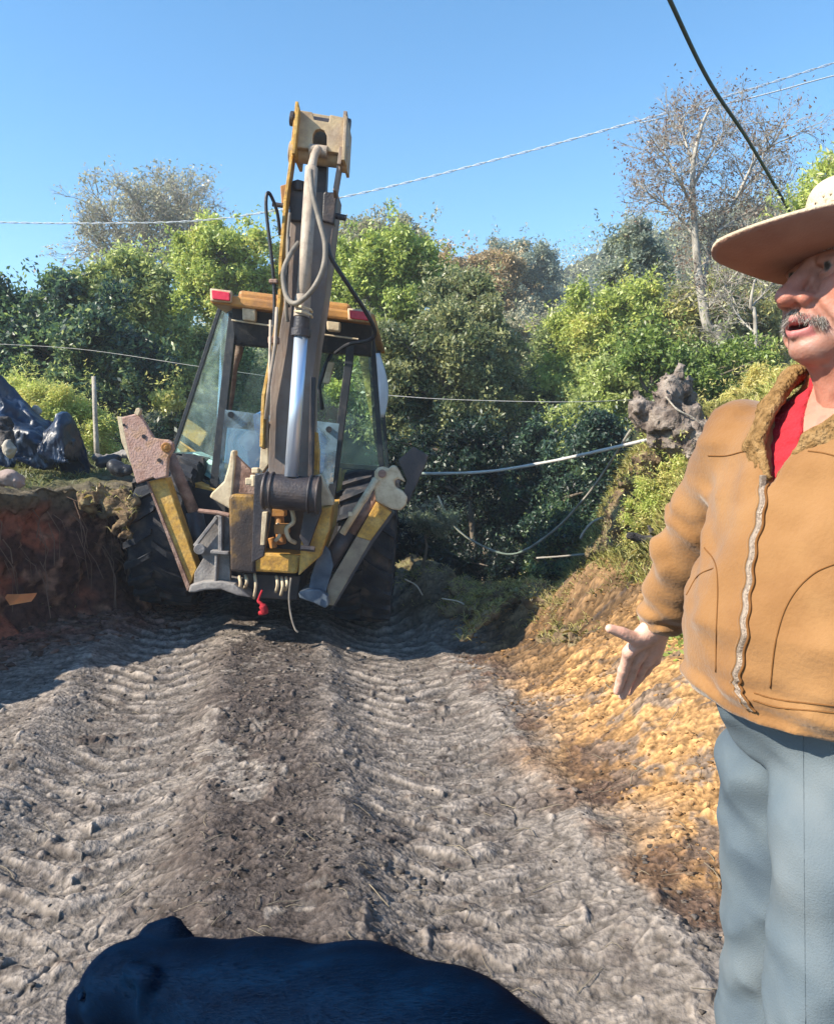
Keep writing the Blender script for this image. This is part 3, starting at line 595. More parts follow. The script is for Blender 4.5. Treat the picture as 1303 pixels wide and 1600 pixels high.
# ------------------------------------------------------------ backhoe
YELP = mat('worn_yellow_paint', [(0.42, 0.23, 0.045), (0.56, 0.32, 0.06), (0.64, 0.42, 0.13)], scale=9, rough=0.65, bump=0.4, dirt=(0.10, 0.06, 0.045), dscale=26, damt=0.5)
ORAP = mat('faded_orange_paint', [(0.36, 0.15, 0.035), (0.50, 0.26, 0.07)], scale=4, rough=0.55, dirt=(0.16, 0.09, 0.06), dscale=12, damt=0.45)
CREAM = mat('dusty_cream_steel', [(0.50, 0.40, 0.26), (0.66, 0.55, 0.38)], scale=9, rough=0.8, dirt=(0.22, 0.13, 0.08), dscale=14, damt=0.4)
RUSTY = mat('rusty_mud_steel', [(0.16, 0.085, 0.06), (0.28, 0.17, 0.13), (0.36, 0.25, 0.20)], scale=10, rough=0.85, bump=0.6, bscale=80, dirt=(0.05, 0.03, 0.03), dscale=16, damt=0.4)
PADM = mat('pinkish_muddy_plate', [(0.34, 0.20, 0.16), (0.44, 0.29, 0.25), (0.40, 0.24, 0.14)], scale=12, rough=0.9, bump=0.7, bscale=70, dirt=(0.20, 0.11, 0.07), dscale=18, damt=0.4)
GREASE = mat('greasy_black_steel', [(0.012, 0.012, 0.02), (0.035, 0.03, 0.035), (0.09, 0.065, 0.055)], scale=6, rough=0.5, bump=0.4, spec=0.5)
BOOMM = mat('dark_worn_boom_steel', [(0.07, 0.055, 0.05), (0.21, 0.165, 0.14), (0.35, 0.28, 0.225)], scale=3, rough=0.6, bump=0.3, dirt=(0.20, 0.11, 0.06), dscale=7, damt=0.35, stretch=(1, 1, 0.4))
GREYS = mat('grey_dusty_casting', [(0.14, 0.13, 0.13), (0.26, 0.24, 0.23), (0.33, 0.31, 0.29)], scale=7, rough=0.8, bump=0.5, dirt=(0.06, 0.05, 0.05), dscale=10, damt=0.4)
CHROME = mat('chromed_rod', [(0.60, 0.70, 0.86), (0.72, 0.80, 0.92)], scale=2, rough=0.33, bump=0, metal=0.65)
BARREL = mat('dusty_barrel', [(0.30, 0.24, 0.19), (0.47, 0.39, 0.31)], scale=5, rough=0.6, dirt=(0.10, 0.07, 0.06), dscale=12, damt=0.4, stretch=(1, 1, 0.3))
RUBBER = mat('tyre_rubber', [(0.012, 0.016, 0.026), (0.03, 0.033, 0.04), (0.10, 0.08, 0.07)], scale=7, rough=0.85, bump=0.4, spec=0.25)
HOSE = mat('dusty_hose', [(0.10, 0.09, 0.08), (0.30, 0.26, 0.21)], scale=8, rough=0.7)
BHOSE = mat('black_hose', [(0.012, 0.012, 0.016), (0.03, 0.03, 0.035)], scale=8, rough=0.45)
FRAME = mat('cab_frame_black', [(0.012, 0.016, 0.022), (0.03, 0.034, 0.042)], scale=8, rough=0.5, dirt=(0.12, 0.10, 0.08), dscale=12, damt=0.25)
INT = mat('cab_interior', [(0.02, 0.022, 0.028), (0.05, 0.045, 0.045)], scale=6, rough=0.8)
TEAL = mat('sky_tinted_sill', [(0.42, 0.58, 0.56), (0.52, 0.66, 0.62)], scale=6, rough=0.5)  # reflected sky is put into this pale teal of the fender top
BLUEPL = mat('light_blue_panel', [(0.22, 0.38, 0.56), (0.34, 0.52, 0.68)], scale=5, rough=0.5)
NAVYPL = mat('deep_blue_plastic', [(0.02, 0.08, 0.24), (0.03, 0.14, 0.36)], scale=5, rough=0.45)
REDL = mat('red_lens', [(0.55, 0.02, 0.05), (0.72, 0.04, 0.08)], scale=30, rough=0.25, bump=0.2, bscale=150)
WHITEC = mat('white_cloth', [(0.62, 0.64, 0.70), (0.78, 0.80, 0.84)], scale=7, rough=0.9)
REDC = mat('red_cloth', [(0.34, 0.012, 0.022), (0.44, 0.022, 0.035)], scale=40, rough=0.95, bump=0.5, bscale=200)
def glass_mat(name, tint=(0.80, 0.93, 0.90), refl=0.0, film=(0.5, 0.62, 0.58), fa=0.10):
    m = bpy.data.materials.new(name); m.use_nodes = True; L = m.node_tree.links; m.node_tree.nodes.clear()
    t = nn(m, 'ShaderNodeBsdfTransparent'); t.inputs[0].default_value = (*tint, 1)
    g = nn(m, 'ShaderNodeBsdfGlossy'); g.inputs['Roughness'].default_value = 0.04
    d = nn(m, 'ShaderNodeBsdfDiffuse'); d.inputs[0].default_value = (*film, 1)
    lw = nn(m, 'ShaderNodeLayerWeight'); lw.inputs[0].default_value = 0.10
    ad = nn(m, 'ShaderNodeMath', operation='ADD'); ad.inputs[1].default_value = refl; L.new(lw.outputs['Fresnel'], ad.inputs[0])
    mn = nn(m, 'ShaderNodeMath', operation='MINIMUM'); mn.inputs[1].default_value = 0.8; L.new(ad.outputs[0], mn.inputs[0])
    m1 = nn(m, 'ShaderNodeMixShader'); L.new(mn.outputs[0], m1.inputs[0]); L.new(t.outputs[0], m1.inputs[1]); L.new(g.outputs[0], m1.inputs[2])
    tc = nn(m, 'ShaderNodeTexCoord'); n = nn(m, 'ShaderNodeTexNoise'); n.inputs['Scale'].default_value = 4; n.inputs['Detail'].default_value = 8; n.inputs['Distortion'].default_value = 1.5
    L.new(tc.outputs['Object'], n.inputs[0]); rp = nn(m, 'ShaderNodeValToRGB'); L.new(n.outputs[0], rp.inputs[0])
    rp.color_ramp.elements[0].position = 0.35; rp.color_ramp.elements[0].color = (fa*0.3,)*3+(1,); rp.color_ramp.elements[1].position = 0.7; rp.color_ramp.elements[1].color = (fa*2.2,)*3+(1,)
    m2 = nn(m, 'ShaderNodeMixShader'); L.new(rp.outputs[0], m2.inputs[0]); L.new(m1.outputs[0], m2.inputs[1]); L.new(d.outputs[0], m2.inputs[2])
    o = nn(m, 'ShaderNodeOutputMaterial'); L.new(m2.outputs[0], o.inputs[0]); return m
GLASS = glass_mat('dusty_cab_glass', (0.90, 0.97, 0.95), fa=0.05); GLASSB = glass_mat('cab_glass_low', (0.70, 0.85, 0.92), 0.22, (0.42, 0.60, 0.72), 0.24)

bh = thing('backhoe_loader', 'old yellow backhoe with lifted boom and raised stabiliser legs on the dirt track', 'backhoe', (-1.3, 6.6, 0))
def poly(pts, Y, th, name, m, parent, bevel=0.004, mb=None):
    ys = Y if hasattr(Y, '__len__') else [Y]*len(pts)
    pp = [P(x, y, yy) for (x, y), yy in zip(pts, ys)]
    b = mb or MB(); b.prism(pp, (0, th, 0))
    return b.build(name, m, parent, bevel=bevel) if mb is None else b
def px(p, Y, r): return r*Y/1200.0
def rod(a, b, Ya, Yb, rpx, rpx1=None, n=20, mb=None):
    mb = mb or MB(); return mb.cyl(P(*a, Ya), P(*b, Yb), rpx*Ya/1200, (rpx if rpx1 is None else rpx1)*Yb/1200, n)
def hose(name, pts, rpx, m, parent, n=8):
    pp = smooth_path([P(x, y, Y) for x, y, Y in pts], 7); return MB().tube(pp, rpx*pts[0][2]/1200, 8).build(name, m, parent, smooth=True)

AX = Vector(tuple(P(573, 848, 6.62)-P(250, 824, 6.62))).normalized()
def wheel(c, rad, w, parent, lugs=22):
    c = Vector(tuple(c)); t = MB(); h = w/2
    prof = [(rad*0.50, -h*0.80), (rad*0.62, -h), (rad*0.86, -h*0.98), (rad*0.93, -h*0.85), (rad*0.945, 0), (rad*0.93, h*0.85), (rad*0.86, h*0.98), (rad*0.62, h), (rad*0.50, h*0.80)]
    t.ring(c, AX, 0, 0, 0, 48, prof)
    x = AX.orthogonal().normalized(); y = AX.cross(x)
    for i in range(lugs):
        for s in (-1, 1):
            a0 = 2*math.pi*(i+(0.5 if s > 0 else 0))/lugs; pts = []
            for (u, da, rr) in ((0.02, 0.0, 1.0), (0.55, 0.13, 1.0), (1.0, 0.21, 0.975), (1.04, 0.22, 0.86)):
                for e in (-1, 1):
                    an = a0+da+e*0.035*(1.15 if u > 0.5 else 0.9); d = x*math.cos(an)+y*math.sin(an)
                    for rr2 in (rad*rr, rad*rr*0.93): pts.append(c+AX*(s*h*u)+d*rr2)
            F = []
            for k in range(3):
                b = k*4
                F += [(b, b+4, b+6, b+2), (b+1, b+3, b+7, b+5), (b, b+1, b+5, b+4), (b+2, b+6, b+7, b+3)]
            F += [(0, 2, 3, 1), (12, 13, 15, 14)]; t.add(pts, F)
    wo = thing('wheel', None, None, tuple(c-Vector((0, 0, 0)))); del_keys(wo); wo.parent = parent; wo.location = tuple(np.array(c)-world_org(parent))
    t.build('tyre', RUBBER, wo, smooth=False)
    r = MB(); r.ring(c, AX, 0, 0, 0, 36, [(0.02, -h*0.3), (rad*0.2, -h*0.3), (rad*0.3, -h*0.15), (rad*0.47, -h*0.2), (rad*0.53, -h*0.8), (rad*0.53, h*0.8), (rad*0.47, h*0.3), (rad*0.2, h*0.35), (0.02, h*0.35)])
    r.build('rim', YELP, wo, smooth=True); return wo
def del_keys(o):
    for k in ('label', 'category', 'group'):
        if k in o: del o[k]
wl = wheel(P(277, 826, 6.62), 0.655, 0.45, bh); wr = wheel(P(576, 852, 6.62), 0.655, 0.46, bh)
FW = 2.25
wheel(P(270, 820, 6.62)+np.array([0.12, FW, -0.2]), 0.42, 0.30, bh, 18); wheel(P(556, 846, 6.62)+np.array([-0.12, FW, -0.2]), 0.42, 0.30, bh, 18)
MB().cyl(P(250, 826, 6.62), P(576, 852, 6.62), 0.14).build('rear_axle', GREASE, bh, smooth=True)
MB().cyl(P(270, 820, 6.62)+np.array([0.12, FW, -0.2]), P(556, 846, 6.62)+np.array([-0.12, FW, -0.2]), 0.08).build('front_axle', GREASE, bh, smooth=True)
# hood, chassis, loader at the far side
u = np.array(AX); upv = np.array(Vector(AX).cross(Vector((0, 1, 0))))*-1.0
if upv[2] < 0: upv = -upv
ctr = P(412, 760, 6.62)
def loc(a, b, c): return ctr+u*a+np.array([0, 1.0, 0])*b+upv*c
def lbox(mb, a0, a1, b0, b1, c0, c1, ta=1.0):
    q = [loc(a*(ta if c == c1 else 1), b, c) for a in (a0, a1) for b in (b0, b1) for c in (c0, c1)]
    return mb.add(q, [(0, 1, 3, 2), (4, 6, 7, 5), (0, 4, 5, 1), (2, 3, 7, 6), (0, 2, 6, 4), (1, 5, 7, 3)])
lbox(MB(), -0.42, 0.42, -0.75, 2.6, -0.75, -0.35).build('chassis', GREASE, bh, bevel=0.01)
hd = lbox(MB(), -0.42, 0.42, 1.45, 2.95, -0.33, 0.18, 0.9).build('hood', YELP, bh, bevel=0.03)
lo = MB()
for s in (-1, 1):
    lo.beam(loc(s*0.62, 1.2, 0.05), loc(s*0.62, 3.1, -0.25), 0.12, 0.22); lo.beam(loc(s*0.62, 3.1, -0.25), loc(s*0.62, 3.7, -0.75), 0.12, 0.2)
lo.build('loader_arm', YELP, bh, bevel=0.008)
bk = MB(); prof = [(3.75, -0.95), (4.55, -0.98), (4.55, -0.95), (3.85, -0.88), (3.72, -0.6), (3.85, -0.32), (4.15, -0.25), (4.15, -0.22), (3.8, -0.27), (3.66, -0.6)]
bk.prism([loc(-1.0, b, c) for b, c in prof], u*2.0)
for s in (-1.0, 0.97): bk.prism([loc(s, b, c) for b, c in ((3.75, -0.95), (4.5, -0.97), (4.15, -0.25), (3.8, -0.3), (3.68, -0.6))], u*0.03)
bk.build('loader_bucket', YELP, bh)

# fenders
for (a, b2, nm) in (((285, 748), (338, 766), 0), ((520, 782), (575, 778), 1)):
    f = MB(); p0, p1 = P(*a, 6.3), P(*b2, 6.3); f.prism([p0, p1, p1-np.array([0, 0, .05]), p0-np.array([0, 0, .05])], (0, 1.1, 0.02)); f.build('fender', YELP, bh, bevel=0.006)
f = MB(); 
f.prism([P(283, 757, 6.28), P(352, 772, 6.28), P(352, 860, 6.28), P(318, 850, 6.28)], (0, 1.2, 0)); f.prism([P(505, 786, 6.28), P(580, 790, 6.28), P(560, 860, 6.28), P(505, 860, 6.28)], (0, 1.2, 0))
f.build('fender_liner', INT, bh)

# cab
cab = thing('cab', None, None, tuple(P(450, 780, 7.0))); del_keys(cab); cab.parent = bh; cab.location = tuple(P(450, 780, 7.0)-world_org(bh))
DY = np.array([0, 1.0, 0])
def bar(mb, a, b, Ya, Yb, wpx, t=0.05): return mb.beam(P(*a, Ya), P(*b, Yb), wpx*Ya/1200, t, up=(0, 1, 0))
rp_ = MB(); q0 = [P(327, 456, 6.2), P(586, 490, 6.2), P(586, 506, 6.2), P(329, 474, 6.2)]
rp_.add(q0+[q+DY*1.95+(np.array([0, 0, -0.04]) if i < 2 else 0) for i, q in enumerate(q0)], [(0, 1, 2, 3), (7, 6, 5, 4), (0, 4, 5, 1), (1, 5, 6, 2), (2, 6, 7, 3), (3, 7, 4, 0)])
rp_.build('roof', ORAP, cab, bevel=0.02)
rc = MB(); q0 = [P(372, 452, 6.32), P(548, 474, 6.32), P(548, 492, 6.32), P(372, 470, 6.32)]
rc.add(q0+[q+DY*1.6 for q in q0], [(0, 1, 2, 3), (7, 6, 5, 4), (0, 4, 5, 1), (1, 5, 6, 2), (2, 6, 7, 3), (3, 7, 4, 0)]); rc.build('roof_cap', ORAP, cab, bevel=0.03)
for pts in (((331, 453), (359, 457), (359, 470), (332, 467)), ((546, 484), (576, 488), (576, 501), (547, 497))):
    hs = poly([(x+(-3 if i in (0, 3) else 3), y+(-3 if i < 2 else 3)) for i, (x, y) in enumerate(pts)], 6.17, 0.05, 'lamp_housing', CREAM, cab, 0.01)
    poly(pts, 6.145, 0.04, 'lamp_lens', REDL, hs, 0.006)
hb = MB(); hb.prism([P(362, 474, 6.30), P(582, 506, 6.30), P(580, 556, 6.42), P(365, 538, 6.42)], (0, 0.10, 0)); hb.build('rear_header', FRAME, cab, bevel=0.008)
MB().tube([P(362, 500, 6.27), P(430, 510, 6.26), P(500, 522, 6.26), P(560, 530, 6.27)], 0.007, 6).build('grab_rail', CREAM, cab)
for pts in (((378, 480), (400, 483), (399, 502), (379, 500)), ((510, 500), (532, 503), (531, 518), (511, 516))):
    poly(pts, 6.22, 0.07, 'work_lamp', CREAM, cab, 0.012)
fr = MB()
bar(fr, (366, 490), (335, 768), 6.42, 6.42, 13, 0.07); bar(fr, (552, 515), (518, 778), 6.42, 6.42, 12, 0.07)
bar(fr, (346, 478), (270, 712), 6.85, 6.85, 6, 0.05); bar(fr, (580, 510), (597, 738), 6.85, 6.85, 8, 0.05)
for (a, b) in (((346, 478), (366, 490)), ((270, 712), (335, 768)), ((580, 510), (552, 515)), ((597, 738), (518, 778))):
    fr.beam(P(*a, 6.85), P(*b, 6.42), 0.035, 0.045)
fx = []
for (x, y) in ((346, 478), (270, 712), (580, 510), (597, 738)):
    p = P(x, y, 6.85); fx.append(p); fr.beam(p, p+DY*1.1, 0.045, 0.05)
for i in (0, 2): fr.beam(fx[i]+DY*1.1, fx[i+1]+DY*1.1+np.array([0, 0, 0]), 0.05, 0.05, up=(0, 1, 0))
fr.beam(fx[0]+DY*1.1, fx[2]+DY*1.1, 0.05, 0.1, up=(0, 1, 0)); fr.beam(fx[1]+DY*1.1, fx[3]+DY*1.1, 0.05, 0.1, up=(0, 1, 0))
fr.beam(P(338, 768, 6.42), P(518, 780, 6.42), 0.05, 0.07, up=(0, 1, 0))
fr.build('cab_frame', FRAME, cab, bevel=0.004)
def pane(name, pts, m, parent=cab, th=0.006):
    return MB().prism([P(x, y, Y) for x, y, Y in pts], (0, th, 0)).build(name, m, parent)
pane('corner_glass', [(347, 482, 6.84), (364, 492, 6.44), (334, 762, 6.44), (273, 711, 6.84)], GLASS)
pane('corner_glass', [(579, 514, 6.84), (554, 518, 6.44), (522, 774, 6.44), (594, 736, 6.84)], GLASS)
for i in (0, 2):
    a, b = fx[i], fx[i+1]; s = -1 if i == 0 else 1
    MB().prism([a, b, b+DY*1.1, a+DY*1.1], (0.006*s, 0, 0)).build('side_glass', GLASS, cab)
MB().prism([fx[0]+DY*1.12, fx[2]+DY*1.12, fx[3]+DY*1.12, fx[1]+DY*1.12], (0, 0.006, 0)).build('windscreen', GLASS, cab)
lw_ = pane('lower_rear_glass', [(352, 640, 6.30), (530, 662, 6.30), (519, 772, 6.40), (340, 762, 6.40)], GLASSB)
for c in ((361, 648), (514, 671)): MB().cyl(P(*c, 6.27), P(*c, 6.33), 0.025).build('latch_knob', FRAME, lw_)
# interior
st = MB(); lbox(st, -0.25, 0.25, 0.45, 0.9, 0.0, 0.14); lbox(st, -0.22, 0.22, 0.85, 1.0, 0.14, 0.68); st.build('seat', INT, cab, bevel=0.03)
sw = MB(); sw.tube([loc(0, 1.35, -0.1), loc(0, 1.15, 0.3)], 0.03, 8)
pts = [np.array(loc(0, 1.13, 0.33))+u*0.19*math.cos(a)+(upv*0.14+DY*0.12)*math.sin(a) for a in np.linspace(0, 6.283, 25)]; sw.tube(pts, 0.014, 6); sw.build('steering_wheel', INT, cab)
poly([(268, 712), (300, 706), (338, 722), (336, 752), (275, 716)], [6.86, 6.9, 6.6, 6.5, 6.8], 0.3, 'fender_shelf', TEAL, cab, 0)
cs = MB(); cs.prism([P(384, 690, 6.6), P(398, 676, 6.6), (P(412, 690, 6.6)), P(412, 745, 6.6), P(390, 740, 6.6)], (0, 0.15, 0)); cs.prism([P(395, 648, 6.65), P(412, 640, 6.65), P(414, 680, 6.65), P(400, 690, 6.65)], (0, 0.1, 0)); cs.prism([P(498, 668, 6.6), P(512, 690, 6.6), P(508, 738, 6.6), P(496, 742, 6.6)], (0, 0.12, 0)); cs.build('control_console', NAVYPL, cab, bevel=0.012)
poly([(355, 668), (392, 672), (390, 730), (350, 724)], 6.72, 0.08, 'console_panel', BLUEPL, cab, 0.01)
lv = MB(); lv.tube([P(520, 548, 6.6), P(507, 575, 6.6), P(498, 604, 6.6), P(504, 640, 6.6)], 0.018, 8); lv.build('lever', FRAME, cab, smooth=True)
poly([(513, 564), (523, 566), (514, 600), (504, 598)], 6.58, 0.04, 'mirror', CREAM, cab, 0.01)
ip = MB(); ip.tube(smooth_path([P(368, 530, 6.6), P(374, 548, 6.6), P(366, 572, 6.6), P(360, 620, 6.62), P(352, 660, 6.6)], 5), 0.035, 8); ip.build('inner_trim', RUSTY, cab, smooth=True)

# swing frame / king post
kp = thing('swing_frame', None, None, tuple(P(440, 905, 5.6))); del_keys(kp); kp.parent = bh; kp.location = tuple(P(440, 905, 5.6)-world_org(bh))
b = MB(); b.prism([P(357, 778, 5.5), P(362, 772, 5.5), P(396, 773, 5.5), P(400, 780, 5.5), P(399, 897, 5.5), P(360, 893, 5.5)], (0, 0.45, 0))
b.build('side_plate', mat('grimy_frame_side', [(0.015, 0.012, 0.015), (0.03, 0.022, 0.022), (0.06, 0.04, 0.03), (0.32, 0.18, 0.04)], scale=5, rough=0.6, bump=0.4), kp, bevel=0.02)
poly([(476, 799), (519, 790), (514, 830), (500, 870), (466, 900), (470, 850)], 5.48, 0.5, 'side_plate', YELP, kp, 0.012)
poly([(391, 862), (472, 868), (464, 897), (388, 893)], 5.52, 0.4, 'cross_member', YELP, kp, 0.02)
poly([(396, 782), (480, 790), (474, 868), (392, 864)], 5.78, 0.15, 'back_plate', GREASE, kp, 0.01)
poly([(398, 742), (416, 738), (424, 800), (412, 870), (393, 880)], 5.38, 0.05, 'pivot_plate', GREASE, kp, 0.006)
poly([(486, 742), (500, 744), (502, 800), (480, 862), (468, 840)], 5.42, 0.05, 'pivot_plate', GREASE, kp, 0.006)
poly([(410, 800), (418, 800), (413, 852), (407, 852)], 5.34, 0.04, 'cream_strip', CREAM, kp, 0.004)
v = MB(); v.cyl(P(436, 806, 5.6), P(440, 850, 5.55), 0.035); v.box(P(441, 826, 5.5), (0.10, 0.10, 0.07)); v.box(P(430, 800, 5.6), (0.16, 0.1, 0.06)); v.cyl(P(424, 840, 5.5), P(428, 856, 5.5), 0.025); v.build('valve_block', ORAP, kp, bevel=0.006)
v = MB(); v.tube(smooth_path([P(456, 796, 5.5), P(459, 815, 5.46), P(448, 826, 5.44), P(452, 842, 5.45), P(462, 848, 5.5)], 6), 0.016, 8); v.tube(smooth_path([P(434, 818, 5.5), P(437, 836, 5.46), P(430, 846, 5.44)], 6), 0.014, 8); v.build('pipe_bend', CREAM, kp, smooth=True)
v = MB()
for (x, y) in ((470, 856), (480, 857)): v.cyl(P(x, y, 5.42), P(x+12, y+1, 5.42), 0.02, n=10)
v.build('pin', GREASE, kp)
poly([(362, 706), (369, 712), (396, 738), (402, 775), (362, 776)], 5.62, 0.06, 'upright_plate', RUSTY, kp, 0.006)
g = MB(); g.prism([P(361, 704, 5.6), P(367, 703, 5.6), P(368, 720, 5.6), P(363, 777, 5.6), P(362, 797, 5.6), P(327, 777, 5.6), P(331, 770, 5.6), P(350, 752, 5.6), P(357, 728, 5.6)], (0, 0.10, 0)); g.build('gusset', CREAM, kp, bevel=0.012)
poly([(496, 741), (500, 742), (521, 784), (520, 790), (493, 790)], 5.5, 0.12, 'gusset', CREAM, kp, 0.008)
poly([(491, 674), (495, 676), (498, 705), (497, 742), (490, 742)], 5.6, 0.1, 'guard_blade', YELP, kp, 0.003)
poly([(410, 662), (414, 655), (419, 660), (420, 725), (408, 742), (405, 742)], 5.5, 0.10, 'guard_blade', CREAM, kp, 0.006)
hk = MB(); hk.cyl(P(398, 742, 5.45), P(398, 760, 5.45), 0.03, n=10); hk.box(P(391, 752, 5.45), (0.06, 0.05, 0.05)); hk.box(P(400, 735, 5.5), (0.05, 0.06, 0.04)); hk.build('linkage_block', CREAM, kp, bevel=0.008)
MB().tube([P(311, 798, 5.55), P(340, 801, 5.53), P(359, 805, 5.52)], 0.016, 8).build('cross_rod', RUSTY, kp)
# boom foot drum
d = MB(); d.cyl(P(412, 766, 5.30), P(499, 774, 5.30), 0.122, n=36); d.build('boom_pivot', GREASE, kp, smooth=False, bevel=0.01)
d = MB()
for x in (414, 424, 483, 496): d.cyl(P(x, 766+(x-412)*0.09, 5.30), P(x+3, 766+(x-409)*0.09, 5.30), 0.135, n=36)
d.build('pivot_collar', GREASE, kp, bevel=0.004)

# boom with its cylinder, head, hoses
bm = thing('boom', None, None, tuple(P(455, 766, 5.45))); del_keys(bm); bm.parent = bh; bm.location = tuple(P(455, 766, 5.45)-world_org(bh))
Lp = [(419, 750), (423, 600), (434, 535), (445, 470), (452, 381), (455, 300)]; Rp = [(528, 300), (518, 381), (507, 470), (496, 535), (488, 600), (486, 750)]
def by(y): return 5.45+(750-y)*0.0007
pts = Lp+Rp; bo = MB(); A = [P(x, y, by(y)) for x, y in pts]; B = [a+np.array([0, 0.30, 0]) for a in A]; n_ = len(A)
fcs = [(i, i+1, n_-2-i, n_-1-i) for i in range(5)]
bo.add(A+B, [f[::-1] for f in fcs]+[tuple(n_+i for i in f) for f in fcs]+[(i, (i+1) % n_, n_+(i+1) % n_, n_+i) for i in range(n_)])
bo.build('boom_arm', BOOMM, bm, bevel=0.006)
# raised welded edge flanges, left one with yellow paint
fl = MB()
for a, b2 in zip([(411, 700), (414, 620), (430, 535), (439, 470), (441, 406), (448, 317), (457, 252)], [(414, 620), (430, 535), (439, 470), (441, 406), (448, 317), (457, 252), (466, 166)]): fl.beam(P(*a, by(a[1])-0.10), P(*b2, by(b2[1])-0.10), 0.022, 0.12, up=(0, 1, 0))
fl.build('side_link', YELP, bm, bevel=0.003)
fl = MB()
for a, b2 in zip([(524, 304), (531, 262)], [(531, 262), (541, 180)]): fl.beam(P(*a, 5.65), P(*b2, 5.68), 0.026, 0.12, up=(0, 1, 0))
fl.build('side_link', BOOMM, bm, bevel=0.003)
tp = MB(); rod((467, 300), (467, 284), 5.72, 5.72, 10, mb=tp); tp.prism([P(452, 302, 5.7), P(456, 284, 5.7), P(465, 279, 5.7), P(475, 284, 5.7), P(480, 345, 5.7), P(452, 345, 5.7)], (0, 0.1, 0)); tp.prism([P(505, 303, 5.7), P(508, 298, 5.7), P(527, 304, 5.7), P(522, 350, 5.7), P(503, 345, 5.7)], (0, 0.1, 0)); tp.build('boom_nose', GREASE, bm, bevel=0.01)
poly([(484, 225), (512, 229), (508, 330), (488, 330)], 5.78, 0.12, 'dipper_tail', GREASE, bm, 0.01)
hdm = thing('boom_head', None, None, tuple(P(499, 236, 5.7))); del_keys(hdm); hdm.parent = bm; hdm.location = tuple(P(499, 236, 5.7)-world_org(bm))
HEADM = mat('tan_worn_head', [(0.34, 0.25, 0.16), (0.50, 0.38, 0.23), (0.42, 0.33, 0.25)], scale=6, rough=0.6, dirt=(0.18, 0.11, 0.08), dscale=9, damt=0.4)
hdm.name = 'boom_head'
h = MB(); arch = [(468, 172), (488, 175), (491, 187), (514, 191), (516, 179), (540, 184), (536, 240), (511, 236), (511, 212), (507, 204), (500, 201), (493, 203), (489, 210), (488, 233), (461, 229)]
h.prism([P(x, y, 5.60) for x, y in arch], (0, 0.05, 0)); h.build('face_plate', HEADM, hdm, bevel=0.004)
poly([(468, 173), (540, 185), (536, 246), (461, 236)], 5.82, 0.04, 'rear_plate', HEADM, hdm, 0.004)
for pts in (((463, 163), (468, 168), (461, 240), (456, 240)), ((538, 178), (543, 182), (539, 250), (534, 250))):
    poly(pts, 5.54, 0.36, 'cheek_plate', YELP if pts[0][0] < 500 else HEADM, hdm, 0.004)
h = MB(); h.cyl(P(456, 239, 5.72), P(541, 250, 5.72), 0.062, n=28); h.cyl(P(453, 238, 5.72), P(460, 239, 5.72), 0.075, n=28); h.cyl(P(536, 249, 5.72), P(545, 250, 5.72), 0.09, n=28); h.build('lower_pin', HEADM, hdm, bevel=0.004)
h = MB(); h.cyl(P(457, 186, 5.72), P(545, 200, 5.72), 0.04, n=20); h.cyl(P(538, 199, 5.72), P(546, 201, 5.72), 0.065, n=20); h.cyl(P(454, 185, 5.72), P(460, 186, 5.72), 0.05, n=20); h.build('upper_pin', GREASE, hdm, bevel=0.004)
# hydraulic ram
rm = thing('hydraulic_ram', None, None, tuple(P(455, 750, 5.3))); del_keys(rm); rm.parent = bm; rm.location = tuple(P(455, 750, 5.3)-world_org(bm))
rod((455, 745), (471, 520), 5.27, 5.33, 10.5, n=32).build('chrome_rod', CHROME, rm, smooth=True)
rod((470, 524), (487, 262), 5.34, 5.48, 10.5, 9.5, n=32).build('barrel', BARREL, rm, smooth=True)
g = MB(); rod((470, 526), (471, 514), 5.33, 5.33, 15, n=32, mb=g); rod((471, 514), (473, 496), 5.33, 5.33, 12.5, n=32, mb=g); g.build('gland', GREASE, rm, smooth=False, bevel=0.004)
rod((471, 496), (474, 462), 5.335, 5.35, 12, n=32).build('gland_sleeve', BARREL, rm, bevel=0.003)
g = MB(); rod((487, 264), (491, 244), 5.48, 5.56, 7, 6, mb=g); rod((490, 246), (498, 232), 5.56, 5.6, 6.5, mb=g); rod((484, 234), (512, 238), 5.62, 5.62, 9, mb=g); g.build('ram_eye', BARREL, rm, bevel=0.004)
sp = MB(); 
for y in (486, 478): sp.tube([P(461, y, 5.30), P(472, y+1, 5.20), P(486, y+6, 5.24), P(488, y+10, 5.3)], 0.008, 6)
sp.build('clamp', CREAM, rm)
hose('hose', [(485, 266, 5.42), (488, 300, 5.36), (498, 340, 5.30), (508, 381, 5.26), (505, 419, 5.24), (488, 453, 5.22), (463, 474, 5.24), (448, 463, 5.28), (443, 427, 5.32), (452, 401, 5.36), (467, 379, 5.42)], 4.0, HOSE, bm)
hose('hose', [(438, 368, 5.6), (433, 330, 5.55), (420, 301, 5.5), (416, 325, 5.48), (425, 406, 5.48), (429, 458, 5.5), (428, 522, 5.5), (424, 560, 5.5)], 2.6, BHOSE, bm)
hose('hose', [(453, 333, 5.5), (450, 370, 5.48), (449, 420, 5.46), (447, 490, 5.45)], 2.4, HOSE, bm)
hose('hose', [(447, 463, 5.30), (448, 490, 5.33), (450, 502, 5.36)], 3.0, HOSE, bm)
hose('hose', [(512, 380, 5.62), (518, 404, 5.62), (546, 448, 5.7), (575, 493, 5.85), (586, 519, 5.95), (576, 532, 6.0), (545, 538, 6.15), (524, 552, 6.3)], 3.4, BHOSE, bm)
hose('hose', [(452, 370, 5.46), (450, 410, 5.42), (446, 455, 5.42), (452, 480, 5.42)], 1.8, BHOSE, bm)
st = MB(); rod((524, 337), (541, 341), 5.75, 5.75, 4.5, mb=st); rod((426, 319), (446, 322), 5.75, 5.75, 3.5, mb=st); st.build('cross_pin', GREASE, bm)
